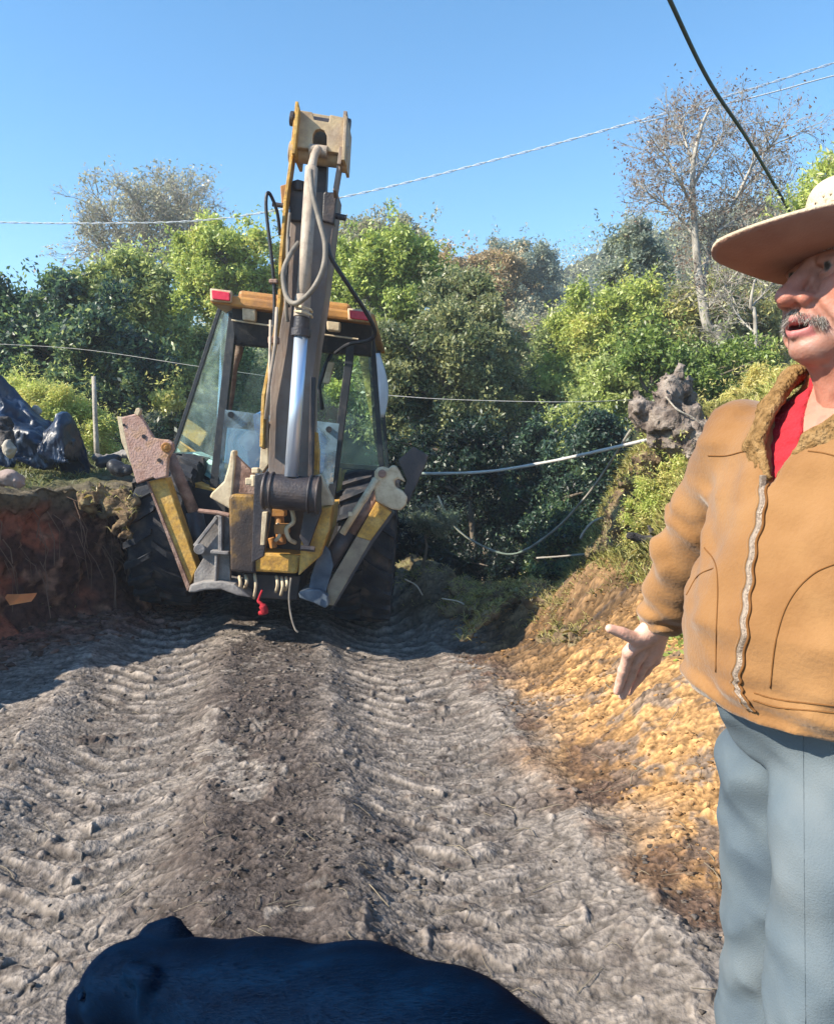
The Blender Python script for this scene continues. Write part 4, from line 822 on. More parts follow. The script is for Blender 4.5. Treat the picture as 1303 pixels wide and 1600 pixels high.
poly([(438, 290), (448, 287), (450, 318), (440, 318)], 5.8, 0.08, 'bracket', ORAP, bm, 0.006)
cl = MB(); cl.box(P(428, 532, 5.45), (0.075, 0.06, 0.05)); cl.box(P(428, 440, 5.5), (0.06, 0.05, 0.03)); cl.build('hose_clamp', RUSTY, bm, bevel=0.008)
pl = MB(); pl.tube([P(428, 540, 5.42), P(425, 570, 5.42)], 0.012, 8); pl.tube([P(433, 480, 5.36), P(430, 540, 5.36), P(421, 600, 5.36), (P(415, 655, 5.36))], 0.012, 8); pl.tube([P(423, 500, 5.4), P(421, 600, 5.4), P(416, 700, 5.4)], 0.010, 8); pl.build('steel_pipe', BARREL, bm, smooth=True)
pl = MB(); pl.beam(P(490, 590, 5.42), P(486, 745, 5.40), 0.035, 0.05, up=(0, 1, 0)); pl.build('guide_rail', GREASE, bm, bevel=0.004)

# stabilisers
sl_ = thing('stabiliser', None, None, tuple(P(296, 915, 5.7))); del_keys(sl_); sl_.parent = bh; sl_.location = tuple(P(296, 915, 5.7)-world_org(bh))
poly([(231, 752), (259, 746), (308, 888), (296, 915)], 5.66, 0.13, 'leg', YELP, sl_, 0.006)
poly([(229, 752), (232, 752), (297, 916), (293, 924)], 5.64, 0.17, 'edge_strip', RUSTY, sl_, 0.002)
pd = poly([(190, 652), (217, 645), (240, 684), (250, 686), (263, 687), (270, 692), (271, 702), (263, 716), (261, 745), (244, 749), (240, 746), (214, 756), (205, 726), (195, 682)], 5.60, 0.05, 'pad', PADM, sl_, 0.008)
poly([(183, 650), (191, 653), (206, 727), (203, 722), (190, 690)], 5.60, 0.20, 'pad_rim', CREAM, pd, 0.005)  # cream colour stands for sunlight on the pad's left edge
poly([(210, 646), (213, 638), (218, 637), (220, 641), (216, 650)], 5.58, 0.05, 'pad_tooth', CREAM, pd, 0.004)
h = MB()
for x, y, r in ((225, 682, 3.2), (249, 719, 3), (194, 664, 2)): h.cyl(P(x, y, 5.59), P(x, y, 5.62), r*5.6/1200, n=12)
h.build('bolt_hole', GREASE, pd)
h = MB(); h.cyl(P(260, 699, 5.56), P(260, 699, 5.70), 0.036, n=20); h.cyl(P(260, 699, 5.54), P(260, 699, 5.57), 0.016, n=12); h.build('pin_boss', ORAP, pd, bevel=0.005)
rod((266, 712), (306, 806), 5.85, 5.85, 9, n=20).build('ram_rod', RUSTY, sl_, smooth=True)
rod((304, 800), (322, 884), 5.86, 5.86, 13, n=24).build('ram_barrel', GREASE, sl_, smooth=True)
poly([(336, 806), (359, 806), (360, 914), (303, 912), (304, 895), (318, 872), (306, 856)], 5.60, 0.05, 'bracket_plate', GREYS, sl_, 0.006)
rb = MB(); rb.prism([P(341, 806, 5.52), P(347, 806, 5.52), P(347, 862, 5.52), P(341, 862, 5.52)], (0, 0.08, 0)); rb.prism([P(329, 860, 5.5), P(357, 862, 5.5), P(357, 867, 5.5), P(329, 865, 5.5)], (0, 0.1, 0)); rb.prism([P(336, 866, 5.53), P(340, 866, 5.53), P(338, 914, 5.53), P(334, 914, 5.53)], (0, 0.07, 0)); rb.beam(P(340, 808, 5.55), P(305, 853, 5.55), 0.025, 0.05, up=(0, 1, 0)); rb.cyl(P(312, 858, 5.5), P(312, 858, 5.62), 0.04, n=18); rb.build('rib', GREYS, sl_, bevel=0.005)
poly([(294, 926), (297, 914), (316, 909), (345, 908), (366, 913), (380, 924), (392, 934), (372, 931), (345, 921), (320, 922), (305, 926)], 5.52, 0.30, 'foot_flange', GREYS, sl_, 0.012)
sr = thing('stabiliser', None, None, tuple(P(514, 940, 5.7))); del_keys(sr); sr.parent = bh; sr.location = tuple(P(514, 940, 5.7)-world_org(bh))
poly([(588, 784), (612, 800), (579, 845), (557, 838)], 5.62, 0.13, 'leg_upper', YELP, sr, 0.005)
poly([(557, 838), (579, 845), (521, 946), (514, 946), (511, 916)], 5.625, 0.13, 'leg', mat('leg_in_shade', [(0.20, 0.15, 0.11), (0.30, 0.24, 0.17), (0.36, 0.30, 0.19)], scale=6, rough=0.8, dirt=(0.1, 0.07, 0.06), dscale=10, damt=0.4), sr, 0.005)  # lower leg coloured brown-grey for the shadow lying across it
poly([(612, 800), (616, 803), (582, 850), (523, 948), (520, 946), (578, 846)], 5.63, 0.2, 'edge_strip', GREASE, sr, 0.002)
pd = poly([(585, 737), (590, 731), (598, 729), (606, 733), (612, 727), (619, 728), (625, 738), (634, 754), (622, 748), (616, 752), (618, 761), (630, 768), (637, 778), (634, 790), (626, 798), (612, 796), (587, 783), (584, 760)], 5.56, 0.12, 'pad', CREAM, sr, 0.014)
MB().cyl(P(597, 740, 5.54), P(597, 740, 5.70), 0.03, n=18).build('pin_boss', RUSTY, pd, bevel=0.005)
poly([(622, 719), (646, 698), (670, 712), (664, 728), (637, 790), (630, 770), (636, 752)], 5.62, 0.22, 'pad_back', GREASE, pd, 0.006)
rod((588, 748), (535, 834), 5.55, 5.55, 5.5, n=18).build('ram_rod', CREAM, sr, smooth=True)
rod((598, 762), (545, 840), 5.68, 5.68, 8, n=18).build('ram_sleeve', RUSTY, sr, smooth=True)
rod((545, 830), (512, 884), 5.68, 5.68, 14, n=24).build('ram_barrel', GREASE, sr, smooth=True)
MB().box(P(548, 803, 5.53), (0.03, 0.04, 0.03)).build('fitting', CREAM, sr)
NAVYC = mat('blue_grey_casting', [(0.04, 0.06, 0.09), (0.10, 0.13, 0.17), (0.26, 0.27, 0.28)], scale=6, rough=0.7, bump=0.4)
poly([(503, 850), (516, 862), (521, 884), (508, 930), (480, 935), (486, 900)], 5.60, 0.06, 'bracket_plate', NAVYC, sr, 0.006)
poly([(466, 926), (480, 921), (500, 921), (512, 932), (514, 946), (508, 951), (490, 942), (468, 935)], 5.54, 0.28, 'foot_flange', NAVYC, sr, 0.012)
# hanging bits under the frame
hb = MB()
for x, y0, y1 in ((374, 900, 925), (384, 899, 918), (398, 896, 935), (432, 900, 925), (440, 902, 930), (447, 902, 922)): hb.tube(smooth_path([P(x, y0, 5.6), P(x+2, (y0+y1)/2, 5.55), P(x-1, y1, 5.6)], 4), 0.012, 6)
hb.build('loose_hose', CREAM, bh, smooth=True)
v = MB(); v.prism([P(378, 896, 5.7), P(470, 900, 5.7), P(465, 938, 5.7), P(385, 934, 5.7)], (0, 0.4, 0)); v.build('belly_plate', GREASE, bh, bevel=0.01)
f = lambda X, Y, Z: 0
rg = MB(); rp2 = [P(410, 922, 5.5), P(404, 938, 5.48), P(409, 944, 5.47), P(414, 956, 5.48), P(406, 958, 5.5)]; rg.tube(smooth_path(rp2, 5), [0.008]*5+[0.012]*6+[0.028]*5+[0.018]*5, 8)
tag(rg.build('rag', REDC, None, smooth=True), 'small red rag hanging under the middle of the machine', 'rag')
rr_ = MB().tube(smooth_path([P(455, 903, 5.45), P(452, 935, 5.45), P(455, 962, 5.42), P(461, 982, 5.40), P(466, 988, 5.40)], 6), 0.008, 6)
tag(rr_.build('rope', HOSE, None, smooth=True), 'thin rope dangling from the machine to the ground', 'rope')
# white cloth on the right side of the cab
c = MB(); V_ = []; 
for i in range(15):
    for j in range(5):
        t = i/14; V_.append(P(586+10*math.sin(t*2.6)*(0.4+j/4)+j*1.5, 552+t*100, 6.95+0.05*math.sin(j*1.7+t*5)+j*0.12))
cf = [(i*5+j, i*5+j+1, (i+1)*5+j+1, (i+1)*5+j) for i in range(14) for j in range(4)]
co = obj('cloth', V_, cf, WHITEC, smooth=True); tag(co, 'white cloth draped over the right edge of the cab', 'cloth'); so = co.modifiers.new('thick', 'SOLIDIFY'); so.thickness = 0.006
# ------------------------------------------------------------ the man
def Rz(v): return np.array([v[0], v[1], 0.0])
MC = np.array([0.628, 1.085]); MF = np.array([-0.85, -0.527]); MR = np.array([-MF[1]*-1, -MF[0]])   # facing, his right
MR = np.array([MF[1], -MF[0]]); MR = MR/np.linalg.norm(MR); MF = MF/np.linalg.norm(MF)
gz = hfin(0.57, 1.07)
man = thing('person', 'man in tan suede jacket and straw hat holding out his open hand', 'person', (0.57, 1.07, gz))
def skin_mat():
    m = mat('skin', [(0.78, 0.72, 0.70), (1.0, 1.0, 1.0), (1.12, 1.0, 0.98)], scale=45, rough=0.5, bump=0.35, bscale=260, attr='tint', spec=0.4, bdist=0.002)
    b = m.node_tree.nodes['Principled BSDF']; b.inputs['Subsurface Weight'].default_value = 0.12; b.inputs['Subsurface Radius'].default_value = (0.02, 0.006, 0.003); b.inputs['Subsurface Scale'].default_value = 0.5
    return m
SKIN = skin_mat()
# head: local x forward, y his left, z up
HC = np.array([MC[0]+MF[0]*0.028, MC[1]+MF[1]*0.028, 1.694]); hy = R(HEADYAW := 76)
HF = np.array([-math.sin(hy), -math.cos(hy), 0.0]); HL = np.array([-HF[1], HF[0], 0.0]); tilt = R(3)
HFt = HF*math.cos(tilt)+np.array([0, 0, math.sin(tilt)]); HU = np.cross(HFt, HL)
HM = np.stack([HFt, HL, HU], 1)            # columns
def head_sdf(x, y, z):
    e = lambda c, r: sd_ell(x, y, z, c, r)
    ys = np.abs(y)
    es = lambda c, r: sd_ell(x, ys, z, c, r)
    cs = lambda a, b, ra, rb: sd_cap(x, ys, z, a, b, ra, rb)
    d = e((-0.012, 0, 0.040), (0.097, 0.077, 0.100))
    d = smin(d, e((0.030, 0, -0.050), (0.062, 0.056, 0.062)), 0.03)
    d = smin(d, e((0.000, 0, -0.060), (0.070, 0.066, 0.058)), 0.03)
    d = smin(d, e((0.072, 0, -0.104), (0.024, 0.028, 0.020)), 0.025)
    d = smin(d, es((0.052, 0.040, -0.028), (0.034, 0.026, 0.028)), 0.022)
    d = smin(d, es((0.040, 0.046, -0.075), (0.034, 0.022, 0.030)), 0.025)       # jowls
    d = smin(d, cs((0.078, 0.010, 0.022), (0.062, 0.046, 0.020), 0.011, 0.010), 0.016)
    d = smin(d, e((0.072, 0, -0.062), (0.030, 0.034, 0.026)), 0.018)
    d = smax(d, -es((0.092, 0.033, -0.002), (0.018, 0.019, 0.012)), 0.014)
    d = smin(d, sd_cap(x, y, z, (0.084, 0, 0.004), (0.113, 0, -0.036), 0.009, 0.0125), 0.012)
    d = smin(d, e((0.111, 0, -0.041), (0.017, 0.0160, 0.0125)), 0.008)
    d = smin(d, es((0.099, 0.0185, -0.044), (0.014, 0.009, 0.0105)), 0.006)
    d = smax(d, -es((0.106, 0.0085, -0.054), (0.006, 0.0045, 0.006)), 0.003)
    d = smin(d, es((0.0715, 0.033, -0.003), (0.0125, 0.0125, 0.0125)), 0.003)
    d = smin(d, cs((0.082, 0.020, 0.007), (0.076, 0.047, 0.004), 0.0055, 0.005), 0.008); d = smin(d, cs((0.082, 0.022, -0.010), (0.076, 0.044, -0.010), 0.004, 0.004), 0.005)
    d = smin(d, sd_cap(x, ys, z, (0.1005, 0.0, -0.068), (0.088, 0.024, -0.073), 0.0065, 0.003), 0.006)
    d = smin(d, sd_cap(x, ys, z, (0.0975, 0.0, -0.0875), (0.087, 0.021, -0.081), 0.0080, 0.004), 0.006)
    d = smax(d, -e((0.102, 0, -0.0775), (0.022, 0.021, 0.0048)), 0.003)
    d = smax(d, -cs((0.094, 0.026, -0.050), (0.070, 0.046, -0.088), 0.0035, 0.003), 0.008)   # nasolabial fold
    d = smin(d, es((-0.012, 0.080, -0.008), (0.018, 0.008, 0.030)), 0.006)
    d = smax(d, -es((-0.006, 0.088, -0.006), (0.010, 0.005, 0.017)), 0.005)
    d = smin(d, sd_cap(x, y, z, (-0.022, 0, -0.075), (-0.055, 0, -0.22), 0.060, 0.070), 0.03)
    d = smin(d, sd_cap(x, y, z, (0.030, 0, -0.098), (0.005, 0, -0.16), 0.032, 0.035), 0.03)
    d = smin(d, e((-0.06, 0, -0.245), (0.10, 0.15, 0.05)), 0.05)
    w = noise3(x*60, y*60, z*60)*0.0009+0.0012*np.abs(noise3(x*38+y*20, ys*70, z*38))*(x > 0.0)+0.0013*np.sin((ys*0.8+z)*330)*np.exp(-((x-0.050)/0.02)**2-((ys-0.060)/0.012)**2-((z+0.002)/0.02)**2)+0.0010*np.sin(z*420+y*60)*np.exp(-((x-0.06)/0.03)**2)*np.exp(-((z-0.05)/0.03)**2)
    return d+w
V1, F1 = surfnet(head_sdf, (-0.13, -0.17, -0.27), (0.14, 0.17, 0.15), 0.0027)
Lh = V1.copy(); x, y, z = Lh.T
tn = np.ones((len(V1), 3))*np.array([0.40, 0.175, 0.120])
def put(mask, c):
    global tn; tn = tn*(1-mask[:, None])+np.array(c)*mask[:, None]
put(np.exp(-((x-0.112)/0.02)**2-(y/0.022)**2-((z+0.04)/0.02)**2)*0.6, (0.52, 0.17, 0.13))
put(np.exp(-((x-0.06)/0.03)**2-((np.abs(y)-0.045)/0.02)**2-((z+0.03)/0.022)**2)*0.45, (0.52, 0.17, 0.13))
put(np.clip(sst(-0.045, -0.075, z)*sst(-0.02, 0.03, x)*(0.35+0.3*noise3(x*90, y*90, z*90)), 0, 0.6)*(z > -0.13), (0.33, 0.24, 0.21))
lip = (np.abs(z+0.0775) < 0.0155)*(np.abs(y) < 0.025)*(x > 0.084); put(lip*sst(0.0155, 0.011, np.abs(z+0.0775+0.001))*0.85, (0.46, 0.15, 0.15))
put((np.abs(z+0.0775) < 0.004)*(np.abs(y) < 0.02)*(x > 0.075)*(x < 0.094), (0.05, 0.01, 0.01))
put((np.hypot(np.abs(y)-0.033, z+0.003) < 0.007)*(x > 0.080)*1.0, (0.16, 0.12, 0.10)); put((np.hypot(np.abs(y)-0.033, z+0.003) < 0.0050)*(x > 0.081)*1.0, (0.03, 0.02, 0.015))
V1 = V1 @ HM.T+HC
# right hand and forearm (image left)
WR = P(1026, 978, 1.47); EL = P(1098, 838, 1.37); SH = np.array([MC[0]+MR[0]*0.185, MC[1]+MR[1]*0.185, 1.455])
kn = [P(982, 1019, 1.475), P(995, 1028, 1.495), P(1009, 1033, 1.515), P(1022, 1031, 1.53)]
tips = [P(964, 1080, 1.53), P(972, 1087, 1.545), P(982, 1081, 1.565), P(994, 1067, 1.575)]
camd = (CAM-WR)/np.linalg.norm(CAM-WR)
fr_ = [0.0104, 0.0106, 0.0102, 0.0092]
def hand_sdf(X, Y, Z):
    c = lambda a, b, ra, rb: sd_cap(X, Y, Z, a, b, ra, rb)
    d = c(EL, WR, 0.040, 0.026)
    for i, k in enumerate(kn):
        t = (i-1.5)/1.5; base = WR+(kn[i]-WR)*0.12+(kn[3]-kn[0])*t*0.16
        d = smin(d, c(base, k, 0.0165, 0.0125), 0.014)
    d = smin(d, c(WR+(kn[0]-WR)*0.25, WR+(kn[0]-WR)*0.55+camd*0.004, 0.017, 0.014), 0.012)   # thenar
    d = smin(d, c(WR+(kn[3]-WR)*0.2, WR+(kn[3]-WR)*0.7+camd*0.003, 0.014, 0.011), 0.012)
    for i, (k, tp) in enumerate(zip(kn, tips)):
        bend = -camd*[0.004, 0.007, 0.008, 0.009][i]
        m1 = k+(tp-k)*0.45+bend; m2 = k+(tp-k)*0.76+bend*0.7; r = fr_[i]
        f = np.minimum(np.minimum(c(k, m1, r*1.08, r), c(m1, m2, r, r*0.93)), c(m2, tp, r*0.93, r*0.8))
        f = smin(f, c(m1, m1+(tp-k)*0.01, r*1.1, r*1.1), 0.004)
        d = smin(d, f, 0.006)
    t0 = WR+(kn[0]-WR)*0.30; t1 = P(992, 998, 1.455); t2 = P(970, 988, 1.445); t3 = P(952, 982, 1.44)
    th = np.minimum(np.minimum(c(t0, t1, 0.018, 0.013), c(t1, t2, 0.013, 0.011)), c(t2, t3, 0.011, 0.0085))
    d = smin(d, th, 0.010)
    return d+0.0005*noise3(X*120, Y*120, Z*120)
hp = np.array(kn+tips+[WR, P(952, 982, 1.43)]); lo, hi = hp.min(0)-0.03, hp.max(0)+0.045
V2, F2 = surfnet(hand_sdf, lo, hi, 0.0024)
t2c = np.ones((len(V2), 3))*np.array([0.66, 0.41, 0.32]); nz = noise3(V2[:, 0]*50, V2[:, 1]*50, V2[:, 2]*50)
t2c *= (1+0.10*nz)[:, None]
for tp, k in zip(tips+[P(952, 982, 1.44)], kn+[P(970, 988, 1.445)]):
    u = (tp-k)/np.linalg.norm(tp-k); nail = tp-u*0.004-camd*0.006; q = V2-nail; mk = np.exp(-(np.linalg.norm(q, axis=1)/0.007)**2)*(q@camd < 0.002); t2c = t2c*(1-mk[:, None]*0.6)+np.array([0.68, 0.45, 0.38])*mk[:, None]*0.6
# the rest of the body, inside the clothes
def TP(z, tab): return np.interp(z, tab[0], tab[1])
def loc2(X, Y): dx, dy = X-MC[0], Y-MC[1]; return dx*MF[0]+dy*MF[1], dx*MR[0]+dy*MR[1]
ZT = [0.98, 1.06, 1.12, 1.22, 1.34, 1.44, 1.50, 1.545, 1.58, 1.62]
TA = [0.150, 0.172, 0.190, 0.196, 0.165, 0.135, 0.112, 0.080, 0.066, 0.060]
TB = [0.160, 0.180, 0.205, 0.210, 0.200, 0.190, 0.158, 0.098, 0.075, 0.066]
TS = [0.015, 0.020, 0.030, 0.030, 0.012, 0.000, -0.010, -0.012, 0.000, 0.005]
def torso(X, Y, Z, off=0.0):
    a, b = loc2(X, Y); A, B, S_ = TP(Z, (ZT, TA))+off, TP(Z, (ZT, TB))+off, TP(Z, (ZT, TS))
    p = 2.25; q = (np.abs((a-S_)/A)**p+np.abs(b/B)**p)**(1/p); return (q-1)*np.minimum(A, B)
LSH = np.array([MC[0]-MR[0]*0.185, MC[1]-MR[1]*0.185, 1.455]); LEL = LSH+np.array([0.16, -0.04, -0.27]); LWR = LEL+np.array([0.06, -0.02, -0.25])
HIPR = np.array([0.575, 1.165, 0.96]); HIPL = np.array([0.570, 0.985, 0.96]); KNR = np.array([0.585, 1.20, 0.52]); KNL = np.array([0.540, 0.94, 0.52]); ANR = np.array([0.62, 1.22, gz+0.09]); ANL = np.array([0.61, 0.94, gz+0.09])
def body_sdf(X, Y, Z):
    c = lambda a, b, ra, rb: sd_cap(X, Y, Z, a, b, ra, rb)
    d = smax(torso(X, Y, Z, -0.045), Z-1.50, 0.02); d = smax(d, 1.00-Z, 0.03)
    for s, e, w in ((SH, EL, WR), (LSH, LEL, LWR)): d = smin(d, smin(c(s, e, 0.048, 0.04), c(e, w, 0.04, 0.025), 0.02), 0.03)
    for h, k, a in ((HIPR, KNR, ANR), (HIPL, KNL, ANL)): d = smin(d, smin(c(h, k, 0.06, 0.045), c(k, a, 0.045, 0.035), 0.02), 0.03)
    for k, dz in ((0, 0), (1, 0.0)): d = smin(d, c(LWR, LWR+np.array([-0.01, -0.005, -0.09]), 0.024, 0.018), 0.015)
    for i in range(4):
        b0 = LWR+np.array([-0.028+0.018*i, -0.01, -0.085]); d = smin(d, c(b0, b0+np.array([-0.015, -0.005, -0.08+0.008*abs(i-1)]), 0.0095, 0.008), 0.004)
    b0 = LWR+np.array([-0.03, -0.01, -0.04]); d = smin(d, c(b0, b0+np.array([-0.03, -0.01, -0.055]), 0.011, 0.009), 0.008); return d
V3, F3 = surfnet(body_sdf, (0.30, 0.60, gz), (1.10, 1.62, 1.56), 0.0125)
V = np.concatenate([V1, V2, V3]); F = np.concatenate([F1, F2+len(V1), F3+len(V1)+len(V2)])
tint = np.concatenate([tn, t2c, np.ones((len(V3), 3))*np.array([0.55, 0.30, 0.21])])
obj('body', V, F, SKIN, man, smooth=True, attr={'tint': ('POINT', tint)})

# clothing
SUEDE = mat('tan_suede', [(0.155, 0.074, 0.028), (0.235, 0.118, 0.044), (0.30, 0.162, 0.066)], scale=4, dirt=(0.17, 0.075, 0.025), dscale=5, damt=0.3, rough=0.92, bump=0.45, bscale=180, spec=0.15, sheen=0.25, bdist=0.003)
SEAM = mat('suede_seam', [(0.15, 0.066, 0.022), (0.20, 0.092, 0.032)], scale=20, rough=0.95, spec=0.1)
FLEECE = mat('fleece', [(0.13, 0.075, 0.03), (0.26, 0.155, 0.065), (0.33, 0.21, 0.10)], scale=70, rough=1.0, bump=1.0, bscale=160, spec=0.05)
DENIM = mat('blue_grey_trousers', [(0.055, 0.080, 0.110), (0.105, 0.135, 0.158), (0.155, 0.180, 0.195)], scale=5, rough=0.85, bump=0.5, bscale=420, spec=0.2, bdist=0.002)
LINING = mat('dark_lining', [(0.02, 0.018, 0.018), (0.05, 0.04, 0.04)], scale=20, rough=0.9)
ZIPM = mat('zip_metal', [(0.20, 0.15, 0.115), (0.34, 0.27, 0.21)], scale=200, rough=0.45, metal=0.3, bump=0.4, bscale=400)
def arm_sdf(X, Y, Z, s, e, w, k=0.0):
    c = lambda a, b, ra, rb: sd_cap(X, Y, Z, a, b, ra, rb)
    e2 = w+(e-w)*0.14
    d = smin(c(s, e, 0.078, 0.066), c(e, e2, 0.066, 0.047), 0.02)
    L = np.asarray(w)-np.asarray(e); ln = np.linalg.norm(L); t = ((X-e[0])*L[0]+(Y-e[1])*L[1]+(Z-e[2])*L[2])/ln
    d = d+0.0045*np.sin(t*95+7*noise3(X*9, Y*9, Z*9))*np.exp(-((t-0.02)/0.07)**2)+0.004*np.sin(t*150+5*noise3(X*8, Y*8, Z*8))*np.exp(-((t-ln*0.80)/0.03)**2)
    d = smin(d, smax(c(w+(e-w)*0.22, w, 0.041, 0.039), (t-ln*0.97), 0.004), 0.008)
    return d
def jacket_sdf(X, Y, Z):
    a, b = loc2(X, Y); d = torso(X, Y, Z)
    d = smin(d, arm_sdf(X, Y, Z, SH, EL, WR), 0.028); d = smin(d, arm_sdf(X, Y, Z, LSH, LEL, LWR), 0.028)
    d = d+0.0085*fbm(X*7, Y*7, Z*5, 2)+0.0050*noise3(X*14+3*noise3(X*5, Y*5, Z*5), Y*14, Z*22)
    d = d+0.010*np.abs(noise3(X*5+Z*3, Y*6, Z*9-X*6))+0.004*np.abs(noise3(X*15+Z*9, Y*15, Z*22))-0.005
    # diagonal folds from the armpit and soft blouse folds over the hem
    d = d+0.005*np.sin((b*0.7-Z)*70+4*noise3(X*6, Y*6, Z*6))*np.exp(-((Z-1.30)/0.10)**2)*sst(0.08, 0.18, b)
    d = d+0.0055*np.sin(Z*190+8*noise3(a*8, b*8, 1))*np.exp(-((Z-1.120)/0.026)**2)
    hem = 1.088+0.012*sst(0, 0.2, a); d = smax(d, hem-Z, 0.008)
    d = smax(d, Z-1.565-0.03*sst(0.05, -0.06, a), 0.006)
    wdg = np.maximum(np.abs(b-0.046)-np.clip((Z-1.405)*0.46, -1, 0.075), 0.02-a); d = smax(d, -wdg, 0.003)
    nk = sd_cap(X, Y, Z, (HC[0], HC[1], 1.46), (HC[0], HC[1], 1.75), 0.072, 0.085); d = smax(d, -nk, 0.01)
    return d
Vj, Fj = surfnet(jacket_sdf, (0.25, 0.55, 1.0), (1.12, 1.64, 1.62), 0.0058)
jk = obj('jacket', Vj, Fj, SUEDE, man, smooth=True)
bvh = BVHTree.FromPolygons([tuple(v) for v in Vj.tolist()], Fj.tolist())
def project(pts, n=10, off=0.0006):
    out = []
    for p in smooth_path([np.array([x, y, 0.0]) for x, y in pts], n):
        d = P(p[0], p[1], 1.0)-CAM; d = Vector(tuple(d)).normalized(); h = bvh.ray_cast(Vector(tuple(CAM)), d)
        if h[0] is not None: out.append(np.array(h[0])+np.array(h[1])*off)
    return out
for pts in ([(1106, 712), (1135, 712), (1160, 706), (1180, 707)], [(1262, 705), (1285, 708), (1315, 716)], [(1318, 876), (1270, 897), (1232, 940), (1212, 1000), (1203, 1075)],
            [(1100, 856), (1117, 880), (1121, 920), (1119, 980), (1118, 1050)], [(1178, 1083), (1220, 1094), (1310, 1103)], [(1176, 1094), (1220, 1106), (1310, 1114)], [(1072, 930), (1090, 900), (1114, 888)]):
    q = project(pts)
    if len(q) > 2: MB().tube(q, 0.0010, 5).build('seam', SEAM, jk, smooth=True)
zl = project([(1195, 757), (1188, 800), (1178, 850), (1170, 900), (1166, 950), (1160, 1000), (1153, 1050), (1150, 1068), (1158, 1088), (1172, 1108)], 12, 0.002)
zl = [p+np.array([MR[0], MR[1], 0])*0.0016*(math.sin(i*0.62)+0.7*math.sin(i*0.27+1)) for i, p in enumerate(zl)]
zp = MB(); mr3 = np.array([MR[0], MR[1], 0]); mf3 = np.array([MF[0], MF[1], 0]); zv = []
for p_ in zl: zv += [p_-mr3*0.0052, p_-mr3*0.0016+mf3*0.0024, p_+mr3*0.0016+mf3*0.0024, p_+mr3*0.0052]
zp.add(zv, [(4*i+k, 4*i+k+1, 4*i+k+5, 4*i+k+4) for i in range(len(zl)-1) for k in range(3)]); zip_ = zp.build('zip', ZIPM, jk, smooth=False)
for o_ in (-1, 1): MB().tube([p+np.array([MR[0], MR[1], 0])*0.0062*o_ for p in zl], 0.0019, 6).build('zip_tape', SEAM if o_ < 0 else SUEDE, jk, smooth=True)
MB().box(zl[1]+np.array([0, 0, .004]), (0.008, 0.006, 0.022)).build('zip_pull', ZIPM, jk, bevel=0.001)
# collar: fleece rolls either side of the opening, a shirt and the dark lining
def LP_(a, b, z): return np.array([MC[0]+MF[0]*a+MR[0]*b, MC[1]+MF[1]*a+MR[1]*b, z])
def collar_sdf(X, Y, Z):
    c = lambda p, q, ra, rb: sd_cap(X, Y, Z, p, q, ra, rb)
    R_ = [LP_(0.140, 0.008, 1.42), LP_(0.125, 0.035, 1.475), LP_(0.085, 0.070, 1.530), LP_(0.02, 0.092, 1.570), LP_(-0.06, 0.075, 1.590), LP_(-0.095, 0, 1.595)]
    d = 1e9
    for s in (1, -1):
        q = [np.array(p)+np.array([MR[0], MR[1], 0])*((0 if s > 0 else -2*((p[:2]-MC)@MR))+0.044*sst(1.56, 1.46, p[2])) for p in R_]
        for p0, p1, r0, r1 in zip(q[:-1], q[1:], (0.004, 0.006, 0.008, 0.010, 0.011), (0.006, 0.008, 0.010, 0.011, 0.011)):
            e = c(p0, p1, r0, r1); o_ = np.array([MR[0], MR[1], 0])*s*0.030-np.array([MF[0], MF[1], 0])*0.012+np.array([0, 0, -0.014]); e = smin(smin(e, c(p0+o_*0.45, p1+o_*0.45, r0*0.9, r1*0.9), 0.02), c(p0+o_*0.9, p1+o_*0.9, r0*0.75, r1*0.75), 0.02)
            d = e if np.isscalar(d) else smin(d, e, 0.01)
    return d+0.0022*noise3(X*110, Y*110, Z*110)+0.0012*noise3(X*230, Y*230, Z*230)
Vc, Fc = surfnet(collar_sdf, (0.40, 0.88, 1.40), (0.82, 1.30, 1.63), 0.004)
obj('fleece_collar', Vc, Fc, FLEECE, jk, smooth=True)
def shirt_sdf(X, Y, Z):
    a, b = loc2(X, Y); d = torso(X, Y, Z, -0.012-0.014*sst(1.42, 1.38, Z))+0.003*noise3(X*40, Y*40, Z*30)+0.0022*np.sin((Z+0.4*b)*260)
    d = smax(d, 1.30-Z, 0.003); d = smax(d, Z-1.565, 0.004)
    return smax(d, -np.maximum(np.abs(b-0.018)-np.clip((Z-1.44)*0.36, -1, 0.05), 0.02-a), 0.003)
Vs, Fs = surfnet(shirt_sdf, (0.36, 0.85, 1.28), (0.82, 1.32, 1.58), 0.005)
obj('shirt', Vs, Fs, REDC, man, smooth=True)
def chest_sdf(X, Y, Z): return smax(smax(torso(X, Y, Z, -0.018), 1.40-Z, 0.003), Z-1.56, 0.01)
Vs, Fs = surfnet(chest_sdf, (0.36, 0.85, 1.38), (0.82, 1.32, 1.58), 0.006)
obj('chest', Vs, Fs, SKIN, man, smooth=True, attr={'tint': ('POINT', np.ones((len(Vs), 3))*np.array([0.42, 0.20, 0.14]))})
